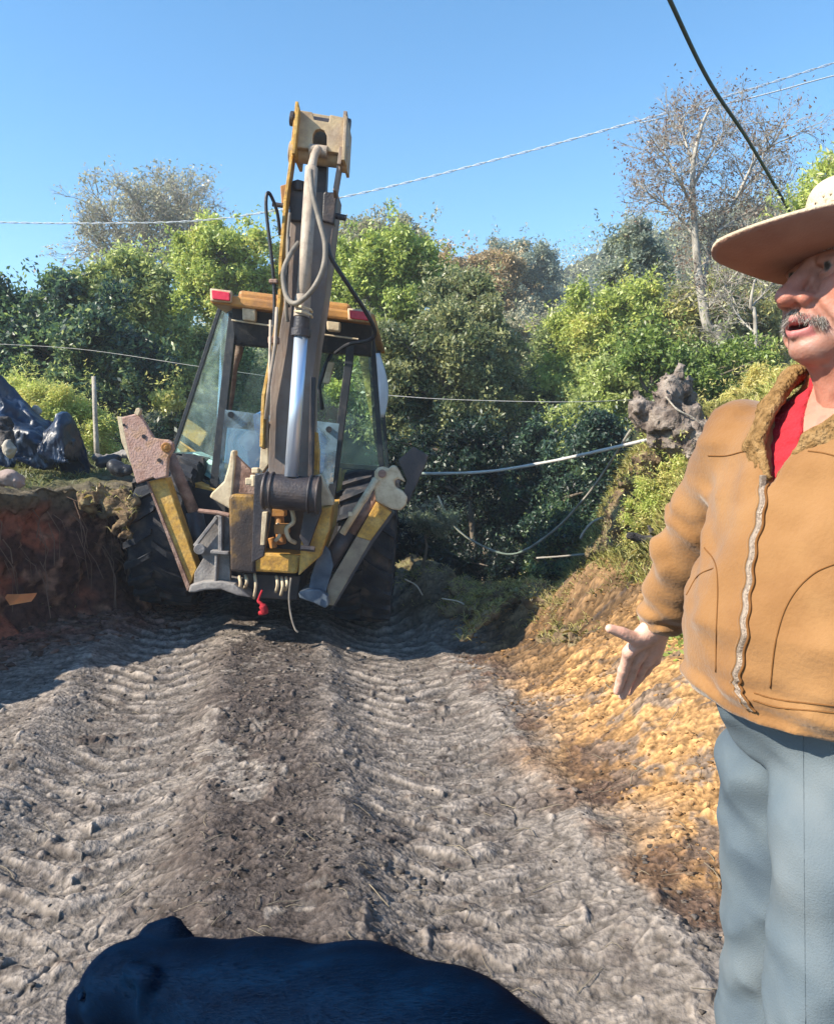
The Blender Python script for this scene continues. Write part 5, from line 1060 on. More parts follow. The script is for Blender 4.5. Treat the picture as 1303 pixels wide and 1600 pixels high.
# trousers
def trouser_sdf(X, Y, Z):
    c = lambda a, b, ra, rb: sd_cap(X, Y, Z, a, b, ra, rb); d = None
    for h, k, a in ((HIPR, KNR, ANR), (HIPL, KNL, ANL)):
        l = smin(c(h, k, 0.095, 0.078), c(k, a-np.array([0, 0, 0.02]), 0.078, 0.085), 0.03); d = l if d is None else smin(d, l, 0.007)
    d = smin(d, smax(torso(X, Y, Z, -0.022), 1.0-Z, 0.03), 0.035)
    d = smax(d, Z-1.14, 0.01); d = smax(d, gz+0.045-Z, 0.006)
    d = d+0.009*fbm(X*7, Y*7, Z*3.5, 2)+0.007*np.sin((Z*1.0+X*0.8)*50+5*noise3(X*5, Y*5, Z*4))*np.exp(-((Z-0.93)/0.10)**2)+0.005*np.sin(Z*60+6*noise3(X*5, Y*5, Z*3))*np.exp(-((Z-gz-0.12)/0.1)**2)
    d = d+0.016*np.abs(noise3(X*4+Z*2, Y*6, Z*8-X*5))+0.007*np.abs(noise3(X*9, Y*9, Z*15+X*8))-0.006
    return d+0.005*np.sin((Z-X*0.9)*70+5*noise3(X*6, Y*6, Z*4))*np.exp(-((Z-0.60)/0.09)**2)
Vt, Ft = surfnet(trouser_sdf, (0.38, 0.78, gz), (0.80, 1.36, 1.17), 0.0065)
tr = obj('trousers', Vt, Ft, DENIM, man, smooth=True)
bvh = BVHTree.FromPolygons([tuple(v) for v in Vt.tolist()], Ft.tolist())
q = project([(1254, 1130), (1255, 1250), (1256, 1400), (1257, 1500), (1258, 1600)], 8, 0.0002)
if len(q) > 2: MB().tube(q, 0.0005, 5).build('crease', DENIM, tr, smooth=True)
LEATH = mat('boot_leather', [(0.05, 0.03, 0.02), (0.11, 0.07, 0.045)], scale=12, rough=0.6)
for an in (ANR, ANL):
    def boot(X, Y, Z):
        t = an+np.array([MF[0], MF[1], 0])*0.15; t = np.array([t[0], t[1], gz+0.045]); h = np.array([an[0], an[1], gz+0.05])-np.array([MF[0], MF[1], 0])*0.03
        d = smin(sd_cap(X, Y, Z, h, t, 0.045, 0.042), sd_cap(X, Y, Z, h, an+np.array([0, 0, 0.1]), 0.045, 0.05), 0.03); return smax(d, gz-Z, 0.004)
    Vb, Fb = surfnet(boot, (an[0]-0.26, an[1]-0.2, gz-0.01), (an[0]+0.12, an[1]+0.12, gz+0.26), 0.01)
    obj('boot', Vb, Fb, LEATH, man, smooth=True)
# hat
STRAW_M = mat('straw_hat', [(0.44, 0.35, 0.25), (0.58, 0.48, 0.36), (0.66, 0.56, 0.43)], scale=6, rough=0.85, bump=0.9, bscale=300, dirt=(0.32, 0.23, 0.15), dscale=7, damt=0.35, spec=0.2, bdist=0.002)
UNDER = mat('hat_underside', [(0.27, 0.14, 0.105), (0.37, 0.21, 0.16)], scale=14, rough=0.9, bump=0.5, bscale=240, spec=0.15, bdist=0.002)  # pinkish bounce light under the brim is put into this colour
HAT0 = HC+HF*(-0.016)+np.array([0, 0, 0.022]); hat = thing('hat', None, None, tuple(HAT0)); del_keys(hat); hat.parent = man; hat.location = tuple(HAT0-world_org(man))
def hat_pt(fx_, ly, z): return HAT0+HF*fx_+HL*ly+np.array([0, 0, z])
na, nr_ = 96, 16
def brim(zoff, name, m):
    Vb = []
    for i in range(na):
        a = 2*math.pi*i/na; ca, sa = math.cos(a), math.sin(a)
        ro = 1/((abs(ca)/0.240)**1.6+(abs(sa)/0.145)**1.6)**(1/1.6) if ca > 0 else 1/((abs(ca)/0.20)**2+(abs(sa)/0.150)**2)**0.5
        ri = 1/((ca/0.098)**2+(sa/0.081)**2)**0.5
        for j in range(nr_):
            t = j/(nr_-1); r = ri+(ro-ri)*t; x_, y_ = r*ca, r*sa
            z_ = 0.024*(abs(y_)/0.13)**2.2*t**0.5+0.012*t*max(ca, 0)-0.010*math.sin(t*math.pi)+0.15*y_+0.0015*math.sin(a*5)*t
            Vb.append(hat_pt(x_, y_, z_+zoff))
    Fb = [(i*nr_+j, ((i+1) % na)*nr_+j, ((i+1) % na)*nr_+j+1, i*nr_+j+1) for i in range(na) for j in range(nr_-1)]
    return Vb, Fb
Vb, Fb = brim(0.0, 0, 0); Vu, Fu = brim(-0.004, 0, 0)
edge = [(i*nr_+nr_-1, ((i+1) % na)*nr_+nr_-1, ((i+1) % na)*nr_+nr_-1+len(Vb), i*nr_+nr_-1+len(Vb)) for i in range(na)]
obj('brim', Vb+Vu, Fb+[tuple(v+len(Vb) for v in f[::-1]) for f in Fu]+edge, None, hat, smooth=False)
bo_ = C.objects[-1] if False else [o for o in bpy.data.objects if o.name.startswith('brim')][-1]
bo_.data.materials.append(STRAW_M); bo_.data.materials.append(UNDER)
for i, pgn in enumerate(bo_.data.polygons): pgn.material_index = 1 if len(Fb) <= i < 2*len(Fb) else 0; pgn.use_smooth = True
def crown_sdf(X, Y, Z):
    p = np.stack([X-HAT0[0], Y-HAT0[1], Z-HAT0[2]], -1); x_, y_, z_ = p@HF, p@HL, p[..., 2]
    sc = 1-0.16*np.clip(z_/0.125, 0, 1.2); d = (np.sqrt((x_/(0.100*sc))**2+(y_/(0.083*sc))**2)-1)*0.083
    d = smax(d, z_-(0.102+0.10*x_), 0.035); d = smax(d, -sd_ell(x_, y_, z_, (0.0, 0, 0.135), (0.075, 0.016, 0.030)), 0.02)
    for s in (-1, 1): d = smax(d, -sd_ell(x_, y_, z_, (0.07, 0.065*s, 0.10), (0.05, 0.018, 0.04)), 0.02)
    d = smax(d, -z_-0.004, 0.003); return np.maximum(d, -(smax((np.sqrt((x_/(0.095*sc))**2+(y_/(0.078*sc))**2)-1)*0.078, z_-0.095, 0.03)))
Vk, Fk = surfnet(crown_sdf, HAT0-np.array([0.13, 0.13, 0.01]), HAT0+np.array([0.13, 0.13, 0.15]), 0.0045)
obj('crown', Vk, Fk, STRAW_M, hat, smooth=True)
bd = MB(); rp3 = []
for zz_b, rr_b in ((0.002, 1.012), (0.024, 1.0)):
    rp3.append([hat_pt(0.1005*rr_b*math.cos(a), 0.0835*rr_b*math.sin(a), zz_b) for a in np.linspace(0, 2*math.pi, 48, endpoint=False)])
bd.add(rp3[0]+rp3[1], [(i, (i+1) % 48, 48+(i+1) % 48, 48+i) for i in range(48)]); bd.build('hat_band', mat('dark_hat_band', [(0.03, 0.02, 0.02), (0.06, 0.04, 0.035)], rough=0.8), hat, smooth=True)
# moustache, eyebrows, side hair as fine strands
HAIR = leaf_mat('grey_hair', 0.1)
def strands(name, pts, dirs, L, w, cols, seed):
    rs = np.random.RandomState(seed); pts = np.asarray(pts) @ HM.T+HC; dirs = np.asarray(dirs) @ HM.T; n = len(pts)
    dirs = dirs+rs.randn(n, 3)*0.25; dirs /= np.linalg.norm(dirs, axis=1)[:, None]; s = np.cross(dirs, rs.randn(n, 3)); s /= np.linalg.norm(s, axis=1)[:, None]; l = (L*(0.6+0.7*rs.rand(n)))[:, None]
    V = np.stack([pts-s*w, pts+s*w, pts+dirs*l+s*w*0.2, pts+dirs*l-s*w*0.2], 1).reshape(-1, 3); c = np.asarray(cols)[rs.randint(0, len(cols), n)]
    obj(name, V, np.arange(4*n).reshape(n, 4), HAIR, man, attr={'tint': ('FACE', c)})
rs = np.random.RandomState(4); n = 1500; yy = rs.uniform(-0.036, 0.036, n); zz_ = -0.0585-0.012*np.abs(yy)/0.036-rs.uniform(-0.0055, 0.006, n)-0.25*np.clip(np.abs(yy)-0.02, 0, 1)
GR = [(0.22, 0.20, 0.18), (0.36, 0.33, 0.30), (0.50, 0.47, 0.43), (0.12, 0.11, 0.10)]
xs = np.interp(np.abs(yy), [0, 0.012, 0.024, 0.036], [0.1035, 0.100, 0.0925, 0.0815])-0.001
strands('moustache', np.stack([xs, yy, zz_], 1), np.stack([0.35+0*yy, np.sign(yy)*(0.35+8*np.abs(yy)), -0.9+0*yy], 1), 0.0095, 0.00038, GR, 1)
n = 500; yy = rs.choice([-1, 1], n)*rs.uniform(0.016, 0.048, n); xs = np.interp(np.abs(yy), [0.015, 0.03, 0.05], [0.090, 0.088, 0.072])
zb = 0.0205+rs.uniform(-0.004, 0.004, n)
for sd_ in (-1, 1):
    q = yy*sd_ > 0; strands('eyebrow', np.stack([xs, yy, zb], 1)[q], np.stack([0.4+0*yy, np.sign(yy)*0.9, 0.2+0*yy], 1)[q], 0.010, 0.0006, GR, 2)
n = 2600; u_ = rs.uniform(-0.095, 0.012, n); sg = rs.choice([-1, 1], n); zz_ = rs.uniform(-0.055, 0.045, n); yy = sg*(0.077*np.sqrt(np.clip(1-((u_+0.012)/0.099)**2-((zz_-0.04)/0.11)**2, 0.02, 1))+0.001); k = (zz_ > -0.02-0.25*(u_+0.03)) | (u_ < -0.03)
strands('hair', np.stack([u_, yy, zz_], 1)[k], np.stack([-0.4+0*yy, np.sign(yy)*0.25, -0.9+0*yy], 1)[k], 0.018, 0.0007, GR, 3)

# ------------------------------------------------------------ the dog
T = lambda x, y, Y, r: P(x, y, Y)-np.array([0, 0, r])
COAT = mat('blue_black_coat', [(0.0004, 0.003, 0.011), (0.0008, 0.006, 0.020), (0.0014, 0.011, 0.034)], scale=5, rough=0.6, bump=0.5, bscale=220, spec=0.01, stretch=(1, 3, 3), bdist=0.002)
COATF = mat('coat_nap', [(0.0004, 0.0035, 0.013), (0.001, 0.010, 0.032)], scale=30, rough=0.7, bump=0, spec=0.02)
hd0 = T(190, 1482, 1.42, 0.075); nk = T(300, 1484, 1.38, 0.095); shd = T(400, 1492, 1.34, 0.125); mid = T(560, 1508, 1.26, 0.135); rmp = T(705, 1549, 1.17, 0.135); tl = T(812, 1592, 1.12, 0.11)
muz = hd0+np.array([-0.085, 0.03, -0.095]); fwd = (shd-rmp)/np.linalg.norm(shd-rmp); lat = np.cross([0, 0, 1], fwd); lat /= np.linalg.norm(lat); gd = hfin(-0.1, 1.3)
def dog_sdf(X, Y, Z):
    c = lambda a, b, ra, rb: sd_cap(X, Y, Z, a, b, ra, rb)
    d = c(hd0, hd0+np.array([0.03, 0, 0.0]), 0.072, 0.075); d = smin(d, c(hd0+np.array([-0.03, 0, -0.02]), muz, 0.052, 0.036), 0.03)
    d = smin(d, c(hd0+np.array([-0.08, 0.01, -0.045]), muz+np.array([0.0, 0, -0.025]), 0.034, 0.026), 0.02)
    d = smin(d, c(hd0+np.array([0.03, 0, 0]), nk, 0.070, 0.085), 0.04); d = smin(d, c(nk, shd, 0.092, 0.125), 0.05)
    d = smin(d, c(shd-np.array([0, 0, 0.05]), mid-np.array([0, 0, 0.04]), 0.135, 0.135), 0.05); d = smin(d, c(shd-np.array([0, 0, 0.10]), mid-np.array([0, 0, 0.05]), 0.10, 0.09), 0.05)
    d = smin(d, c(shd, mid, 0.122, 0.133), 0.05); d = smin(d, c(mid, rmp, 0.135, 0.135), 0.06); d = smin(d, c(rmp, tl, 0.13, 0.10), 0.06)
    d = smin(d, smin(c(tl+np.array([0, 0, 0.03]), tl+np.array([0.12, -0.07, -0.05]), 0.035, 0.024), c(tl+np.array([0.12, -0.07, -0.05]), tl+np.array([0.20, -0.10, -0.16]), 0.024, 0.012), 0.02), 0.04)
    for s in (-1, 1):
        p0 = shd+lat*0.075*s-np.array([0, 0, 0.12])+fwd*0.02; el = p0-fwd*0.04-np.array([0, 0, 0.10]); wr = np.array([el[0], el[1], gd+0.10])+fwd*0.02; pw = np.array([wr[0], wr[1], gd+0.022])+fwd*0.03
        d = smin(d, c(p0, el, 0.062, 0.04), 0.03); d = smin(d, c(el, wr, 0.036, 0.024), 0.02); d = smin(d, c(wr, pw, 0.024, 0.022), 0.015); d = smin(d, c(pw, pw+fwd*0.035, 0.024, 0.019), 0.01)
        h0 = rmp+lat*0.07*s-np.array([0, 0, 0.06]); kn_ = h0+fwd*0.08-np.array([0, 0, 0.16]); hk = np.array([h0[0], h0[1], gd+0.14])-fwd*0.10; pw = np.array([hk[0], hk[1], gd+0.022])+fwd*0.02
        d = smin(d, c(h0, kn_, 0.085, 0.05), 0.04); d = smin(d, c(kn_, hk, 0.045, 0.024), 0.02); d = smin(d, c(hk, pw, 0.023, 0.021), 0.012); d = smin(d, c(pw, pw+fwd*0.05, 0.023, 0.019), 0.01)
    # ears folded over: far one stands up at the back of the head, near one lies along the cheek
    q0 = P(236, 1462, 1.47); q1 = P(268, 1452, 1.475); q2 = P(296, 1470, 1.47)
    d = smin(d, np.minimum(c(q0, q1, 0.022, 0.024), c(q1, q2, 0.024, 0.014)), 0.012)
    q0 = P(205, 1518, 1.355); q1 = P(232, 1530, 1.325); q2 = P(222, 1580, 1.315)
    d = smin(d, np.minimum(c(q0, q1, 0.016, 0.020), c(q1, q2, 0.022, 0.010)), 0.010)
    for s in (-1, 1): d = smax(d, -sd_ell(X, Y, Z, hd0+np.array([-0.055, 0.045*s, 0.012]), (0.014, 0.012, 0.010)), 0.008)
    return d+0.0035*noise3(X*9, Y*9, Z*9)+0.0012*noise3(X*60, Y*60, Z*25)
Vd, Fd = surfnet(dog_sdf, (-0.90, 0.70, gd-0.03), (0.62, 1.75, 0.66), 0.0105)
dog = thing('dog', 'large blue-black dog standing side-on in the foreground, head to the left', 'dog', (-0.15, 1.28, gd))
obj('body', Vd, Fd, COAT, dog, smooth=True)
e = MB()
for s in (-1, 1): e.ring(hd0+np.array([-0.060, 0.045*s, 0.010]), (0, 1, 0), 0, 0, 0, 12, [(0.0001, -0.01), (0.005, -0.006), (0.0075, 0), (0.005, 0.006), (0.0001, 0.01)])
e.build('eye', COAT, dog, smooth=True)

kf = RS.randint(0, len(Fd), 90000); cc = Vd[Fd[kf]].mean(1)+RS.randn(90000, 3)*0.003; kz = cc[:, 2] > 0.30; cc = cc[kz]
nrm_ = np.cross(Vd[Fd[kf][kz][:, 1]]-Vd[Fd[kf][kz][:, 0]], Vd[Fd[kf][kz][:, 2]]-Vd[Fd[kf][kz][:, 0]]); nrm_ /= np.linalg.norm(nrm_, axis=1)[:, None]+1e-9
dr_ = nrm_*0.22-fwd*1.0+RS.randn(len(cc), 3)*0.12; dr_ /= np.linalg.norm(dr_, axis=1)[:, None]; s_ = np.cross(dr_, nrm_)*0.0005
Vf = np.stack([cc-s_, cc+s_, cc+dr_*0.010+s_*0.2, cc+dr_*0.010-s_*0.2], 1).reshape(-1, 3)
obj('fur', Vf, np.arange(4*len(cc)).reshape(-1, 4), COATF, dog)

# ------------------------------------------------------------ smaller things around the track
def lump(name, label, cat, caps, amp, f, m, h, pad=0.05, group=None, k=0.03, extra=None, smooth=True, parent=None):
    pts = np.array([c[0] for c in caps]+[c[1] for c in caps]); rm = max(max(c[2:]) for c in caps)
    def sd(X, Y, Z):
        d = None
        for a, b, ra, rb in caps:
            e = sd_cap(X, Y, Z, a, b, ra, rb); d = e if d is None else smin(d, e, k)
        d = d+amp*fbm(X*f, Y*f, Z*f, 4)
        return extra(d, X, Y, Z) if extra else d
    V, F = surfnet(sd, pts.min(0)-rm-pad, pts.max(0)+rm+pad, h)
    o = obj(name, V, F, m, parent, smooth=smooth)
    if parent is None: tag(o, label, cat, group)
    return o
STUMP = mat('weathered_root_wood', [(0.08, 0.06, 0.052), (0.22, 0.18, 0.155), (0.34, 0.29, 0.25)], scale=9, rough=0.95, bump=1.0, bscale=34, spec=0.1, dirt=(0.04, 0.03, 0.025), dscale=5, damt=0.4, bdist=0.03)
CHAR = mat('blackened_wood', [(0.012, 0.011, 0.012), (0.05, 0.045, 0.045), (0.14, 0.12, 0.11)], scale=8, rough=0.9, bump=0.8, bscale=40, bdist=0.02)
TURF = mat('turned_turf', [(0.075, 0.055, 0.038), (0.17, 0.12, 0.075), (0.30, 0.24, 0.13)], scale=11, rough=1.0, bump=1.0, bscale=45, spec=0.05, bdist=0.02)
PALEW = mat('pale_dead_wood', [(0.30, 0.26, 0.21), (0.50, 0.45, 0.38)], scale=14, rough=0.9, bump=0.6, bscale=60)
st = lump('tree_stump', 'uprooted grey tree stump with broken forked limbs on the right slope', 'stump',
  [(P(1118, 716, 6.2), P(1050, 662, 6.25), 0.21, 0.20), (P(1050, 662, 6.3), P(1042, 622, 6.35), 0.18, 0.12), (P(1042, 625, 6.35), P(1058, 578, 6.35), 0.105, 0.05), (P(1030, 672, 6.3), P(1000, 645, 6.3), 0.13, 0.085), (P(1000, 645, 6.3), P(970, 614, 6.2), 0.085, 0.02), (P(1080, 690, 6.4), P(1072, 600, 6.5), 0.09, 0.05), (P(1120, 720, 6.3), P(1180, 760, 6.3), 0.22, 0.15), (P(1070, 610, 6.4), P(1085, 590, 6.4), 0.05, 0.02)],
  0.07, 6, STUMP, 0.015, k=0.05, extra=lambda d, X, Y, Z: np.maximum(d, -sd_cap(X, Y, Z, P(1062, 668, 6.17), P(1066, 612, 6.18), 0.075, 0.05))+0.022*np.abs(noise3(X*24, Y*24, Z*8+X*6))+0.008*noise3(X*60, Y*60, Z*25))
lump('driftwood', 'blackened forked root lying on the slope beside the sleeve', 'dead wood', [(P(984, 838, 5.6), P(1022, 846, 5.6), 0.022, 0.04), (P(1022, 846, 5.6), P(1075, 842, 5.7), 0.045, 0.07), (P(1012, 822, 5.6), P(1026, 842, 5.6), 0.010, 0.025), (P(1030, 850, 5.6), P(1050, 880, 5.6), 0.04, 0.025), (P(1060, 850, 5.65), P(1100, 835, 5.8), 0.06, 0.05)], 0.018, 9, CHAR, 0.011, k=0.02)
lump('stone', 'small white stone caught in the blackened root', 'stone', [(P(1036, 852, 5.54), P(1046, 854, 5.54), 0.028, 0.03)], 0.01, 20, mat('white_stone', [(0.55, 0.54, 0.52), (0.72, 0.70, 0.68)]), 0.007)
lump('broken_branch', 'short pale broken branch leaning at the foot of the grassy slope', 'branch', [(P(1042, 874, 5.5), P(1010, 905, 5.5), 0.022, 0.03), (P(1010, 905, 5.5), P(982, 930, 5.5), 0.03, 0.022), (P(1028, 888, 5.5), P(1020, 876, 5.5), 0.018, 0.008)], 0.008, 14, PALEW, 0.008, k=0.01)
def line_thing(name, label, cat, pts, rpx, m, group=None, lump_=0.0):
    pp = smooth_path([P(x, y, Y) for x, y, Y in pts], 8); rr = [rpx*pts[0][2]/1200*(1+lump_*random.gauss(0, 1)) for _ in pp]
    o = MB().tube(pp, rr, 8).build(name, m, None, smooth=True); return tag(o, label, cat, group)
PIPE = mat('grey_hose', [(0.40, 0.38, 0.36), (0.55, 0.53, 0.50)], scale=8, rough=0.7)
VINE = mat('grey_vine', [(0.20, 0.18, 0.15), (0.36, 0.33, 0.28)], scale=8, rough=0.9)
line_thing('water_hose', 'thick pale hose sagging from the stabiliser plate to the stump', 'hose', [(640, 737, 7.9), (668, 740, 7.8), (760, 737, 7.6), (850, 723, 7.4), (930, 706, 6.8), (1016, 686, 6.3)], 2.3, PIPE, lump_=0.05)
line_thing('vine', 'long thin vine hanging in a deep loop across the dark hollow', 'vine', [(684, 775, 8.4), (704, 815, 8.2), (740, 846, 8.0), (800, 866, 7.8), (860, 833, 7.6), (910, 782, 7.2), (945, 735, 6.9), (985, 672, 6.4)], 1.7, VINE, 'vines over the hollow', 0.12)
line_thing('vine', 'short forked root arching out of the right slope above the lowest one', 'vine', [(906, 842, 6.7), (914, 828, 6.7), (930, 813, 6.7), (960, 804, 6.7), (1000, 795, 6.7)], 1.9, VINE, 'vines over the hollow', 0.12)
line_thing('vine', 'lowest pale root running level into the foot of the right slope', 'vine', [(838, 872, 7.0), (880, 869, 6.9), (925, 864, 6.8), (965, 853, 6.6)], 1.6, VINE, 'vines over the hollow', 0.12)
line_thing('vine', 'bare tendril curling over the face of the stump', 'vine', [(1040, 620, 6.1), (1058, 640, 6.05), (1085, 655, 6.05), (1105, 680, 6.05), (1118, 702, 6.05)], 1.3, PALEW, 'vines over the hollow', 0.1)
line_thing('wire', 'thin wire crossing in front of the left hedge', 'wire', [(-60, 535, 11.5), (120, 545, 11), (300, 571, 10.5), (420, 588, 10.4)], 0.3, PIPE)
line_thing('wire', 'thin pale wire strung across the trees right of the cab', 'wire', [(596, 617, 10), (700, 624, 10), (860, 628, 10), (960, 626, 10.2), (1040, 620, 10.6)], 0.55, PIPE)
CABLE = mat('dark_cable', [(0.02, 0.04, 0.045), (0.04, 0.07, 0.075)], scale=8, rough=0.5)
line_thing('overhead_cable', 'thick dark cable slanting down across the upper right sky', 'cable', [(960, -190, 4.2), (1046, 0, 5.0), (1108, 128, 5.9), (1170, 222, 6.9), (1242, 345, 8.6), (1300, 440, 11)], 4.2, CABLE)
WIREW = mat('weathered_twisted_cable', [(0.36, 0.40, 0.46), (0.60, 0.64, 0.70)], scale=30, rough=0.7)
def twisted(name, label, pts, rp, tw, parts):
    pp = smooth_path([P(x, y, Y) for x, y, Y in pts], 60); mb = MB(); 
    for ph in parts:
        q = []; s = 0
        for i, p in enumerate(pp):
            t = pp[min(i+1, len(pp)-1)]-pp[max(i-1, 0)]; L = np.linalg.norm(t); t /= L; s += L/2; u_ = np.cross(t, [0, 0, 1]); u_ /= np.linalg.norm(u_); v_ = np.cross(t, u_)
            q.append(p+(u_*math.cos(s*tw+ph)+v_*math.sin(s*tw+ph))*rp)
        mb.tube(q, rp*0.62, 5, cap=False)
    return tag(mb.build(name, WIREW, None, smooth=True), label, 'cable')
twisted('power_cable', 'pale twisted power cable sagging from the upper right behind the boom', [(1420, 62, 13), (1303, 98, 13), (1150, 146, 13), (1000, 188, 13.2), (800, 243, 13.6), (550, 305, 14.2), (340, 342, 15), (150, 349, 15.5), (-80, 346, 16)], 0.012, 12, (0, 3.14))
line_thing('power_cable', 'thin single cable just below the twisted one at the upper right', 'cable', [(1420, 92, 13), (1303, 118, 13), (1200, 146, 13), (1100, 170, 13.1), (1000, 192, 13.2)], 1.0, WIREW)
# turned turf along the track edge
TG = 'overturned turf lumps on the track edge'
def turf(label, caps, seed, amp=0.05, grass=900):
    o = lump('turf_lump', label, 'turf', caps, amp, 4+seed*0.3, TURF, 0.016, k=0.04, group=TG, extra=lambda d, X, Y, Z: d+0.02*np.abs(noise3(X*16, Y*16, Z*16+seed))+0.008*noise3(X*40, Y*40, Z*40))
    me = o.data; n_ = len(me.polygons); rs = np.random.RandomState(seed); ce = np.zeros(n_*3); no = np.zeros(n_*3); me.polygons.foreach_get('center', ce); me.polygons.foreach_get('normal', no); ce = ce.reshape(-1, 3); no = no.reshape(-1, 3)
    k = np.where(no[:, 2] > 0.15)[0]; k = k[rs.randint(0, len(k), grass)]; p = ce[k]+np.array(o.location)
    V, F, c = blades(p, 0.06, 0.003, STRAW+[(0.42, 0.34, 0.16)], seed, 1.3); tag(obj('grass', V, F, GRASS, o, attr={'tint': ('FACE', c)}), kind='stuff')
turf('sunlit grassy turf mound beside the right rear tyre', [(P(632, 900, 8.3), P(692, 905, 8.3), 0.16, 0.14), (P(650, 890, 8.3), P(700, 900, 8.2), 0.14, 0.10), (P(640, 940, 8.4), P(720, 945, 8.4), 0.3, 0.28), (P(640, 1000, 8.4), P(740, 1000, 8.4), 0.35, 0.35)], 1)
turf('blocky turf lump with a pale flat top left of the long slab', [(P(712, 918, 6.7), P(745, 930, 6.7), 0.09, 0.10), (P(735, 945, 6.6), P(700, 955, 6.6), 0.09, 0.08)], 2, 0.04, 500)
turf('long slab of turf slanting down towards the tyre tracks', [(P(812, 928, 6.35), P(770, 955, 6.1), 0.045, 0.05), (P(770, 955, 6.1), P(722, 1000, 5.75), 0.05, 0.03)], 3, 0.03, 500)
turf('second torn turf strip above the long slab', [(P(800, 918, 6.5), P(750, 940, 6.4), 0.07, 0.06), (P(750, 940, 6.4), P(725, 968, 6.2), 0.06, 0.04)], 4, 0.05, 700)
turf('big yellowish turf ridge between the hollow and the open hand', [(P(832, 925, 6.2), P(870, 958, 5.9), 0.10, 0.13), (P(870, 960, 5.9), P(900, 985, 5.7), 0.12, 0.08), (P(885, 945, 6.1), P(935, 960, 5.9), 0.11, 0.10), (P(850, 980, 6.0), P(900, 990, 5.9), 0.12, 0.12)], 5, 0.06, 1600)
turf('low brown clod pile just left of the open hand', [(P(900, 1008, 5.0), P(935, 995, 5.0), 0.05, 0.05), (P(925, 980, 5.3), P(960, 972, 5.3), 0.07, 0.06), (P(880, 1000, 5.2), P(960, 990, 5.3), 0.08, 0.08)], 6, 0.05, 300)
turf('dark torn root mat at the foot of the right slope', [(P(935, 940, 5.9), P(1000, 925, 5.8), 0.12, 0.13), (P(960, 900, 6.2), P(1010, 890, 6.1), 0.14, 0.12)], 7, 0.08, 1200)
turf('shaggy brown root mass hanging under the stump', [(P(990, 760, 6.5), P(968, 810, 6.5), 0.11, 0.12), (P(1008, 715, 6.4), P(990, 760, 6.5), 0.09, 0.11), (P(968, 810, 6.5), P(935, 880, 6.5), 0.11, 0.09)], 8, 0.10, 900)
turf('broad broken soil clod right of the slab, in front of the yellowish ridge', [(P(850, 1002, 5.5), P(895, 1012, 5.3), 0.05, 0.07), (P(870, 985, 5.6), P(910, 1000, 5.4), 0.06, 0.05)], 10, 0.06, 300)
turf('crumbly clod heap under the wrist, on the golden spoil', [(P(955, 1015, 4.9), P(1010, 1040, 4.6), 0.06, 0.07), (P(1000, 1010, 4.9), P(1050, 1030, 4.6), 0.08, 0.07)], 11, 0.07, 300)
turf('dark scrubby root clump against the slope just above the yellowish ridge', [(P(900, 925, 6.4), P(945, 915, 6.3), 0.10, 0.10)], 12, 0.09, 900)
for x0, y0, x1, y1, Y, r, lb in ((690, 935, 735, 951, 6.3, 1.0, 'straight dead stick lying between the two turf mounds'), (632, 905, 660, 930, 6.4, 1.1, 'crooked root poking out of the turf by the right tyre')):
    line_thing('stick', lb, 'stick', [(x0, y0, Y), ((x0+x1)/2+4, (y0+y1)/2-3, Y), (x1, y1, Y)], r, PALEW, None, 0.1)
# slope weeds, plants
tree('weed_clump', 'brown dry scrub at the very foot of the right slope above the golden spoil', [(905, 940, 40, 22), (960, 935, 45, 28), (1010, 945, 35, 25), (880, 965, 25, 14)], 5.7, [RUST[0], (0.16, 0.12, 0.06), YEL[1], RUST[2]], 9000, 0.018, cat='weeds', group='weeds on the right slope', trunk_r=0.008, clump=4, leafkw=dict(aspect=0.15))
tree('weed_clump', 'thick yellow-green weeds on the right slope below the stump', [(1040, 755, 45, 40), (1075, 790, 40, 40), (1010, 800, 35, 35), (1080, 730, 30, 30), (1000, 855, 30, 22)], 6.3, [BRIGHT[1], BRIGHT[2], YEL[2], GREEN[1]], 22000, 0.022, cat='weeds', group='weeds on the right slope', trunk_r=0.01, clump=4, leafkw=dict(aspect=0.3))
tree('weed_clump', 'dry straw-coloured weeds lower on the right slope near the sleeve', [(985, 880, 40, 28), (1040, 905, 30, 30), (960, 900, 25, 20)], 5.9, [YEL[1], YEL[2], RUST[1], BRIGHT[1]], 9000, 0.02, cat='weeds', group='weeds on the right slope', trunk_r=0.01, clump=4, leafkw=dict(aspect=0.2))
tree('weed_clump', 'bright yellow grassy weeds behind the shoulder of the man', [(1150, 640, 50, 30), (1200, 610, 50, 35), (1120, 670, 35, 25)], 7.6, [YEL[1], YEL[2], BRIGHT[2]], 14000, 0.035, cat='weeds', group='weeds on the right slope', trunk_r=0.01, clump=3, leafkw=dict(aspect=0.2))
tree('leafy_plant', 'fresh green leafy plant behind the outstretched hand', [(1068, 1005, 24, 20), (1095, 1020, 18, 14)], 4.3, [GREEN[1], BRIGHT[1]], 700, 0.035, cat='plant', group=None, trunk_r=0.004, clump=5)
tree('sapling', 'small grey-green sapling growing from the turf by the right tyre', [(678, 825, 28, 24), (655, 815, 16, 14), (700, 815, 14, 14)], 7.3, [GREEN[0], GREY[0], GREY[1]], 3200, 0.03, cat='sapling', group=None, trunk_r=0.02, clump=3, base=(P(662, 872, 7.3)[0], 7.3), leafkw=dict(aspect=0.2))
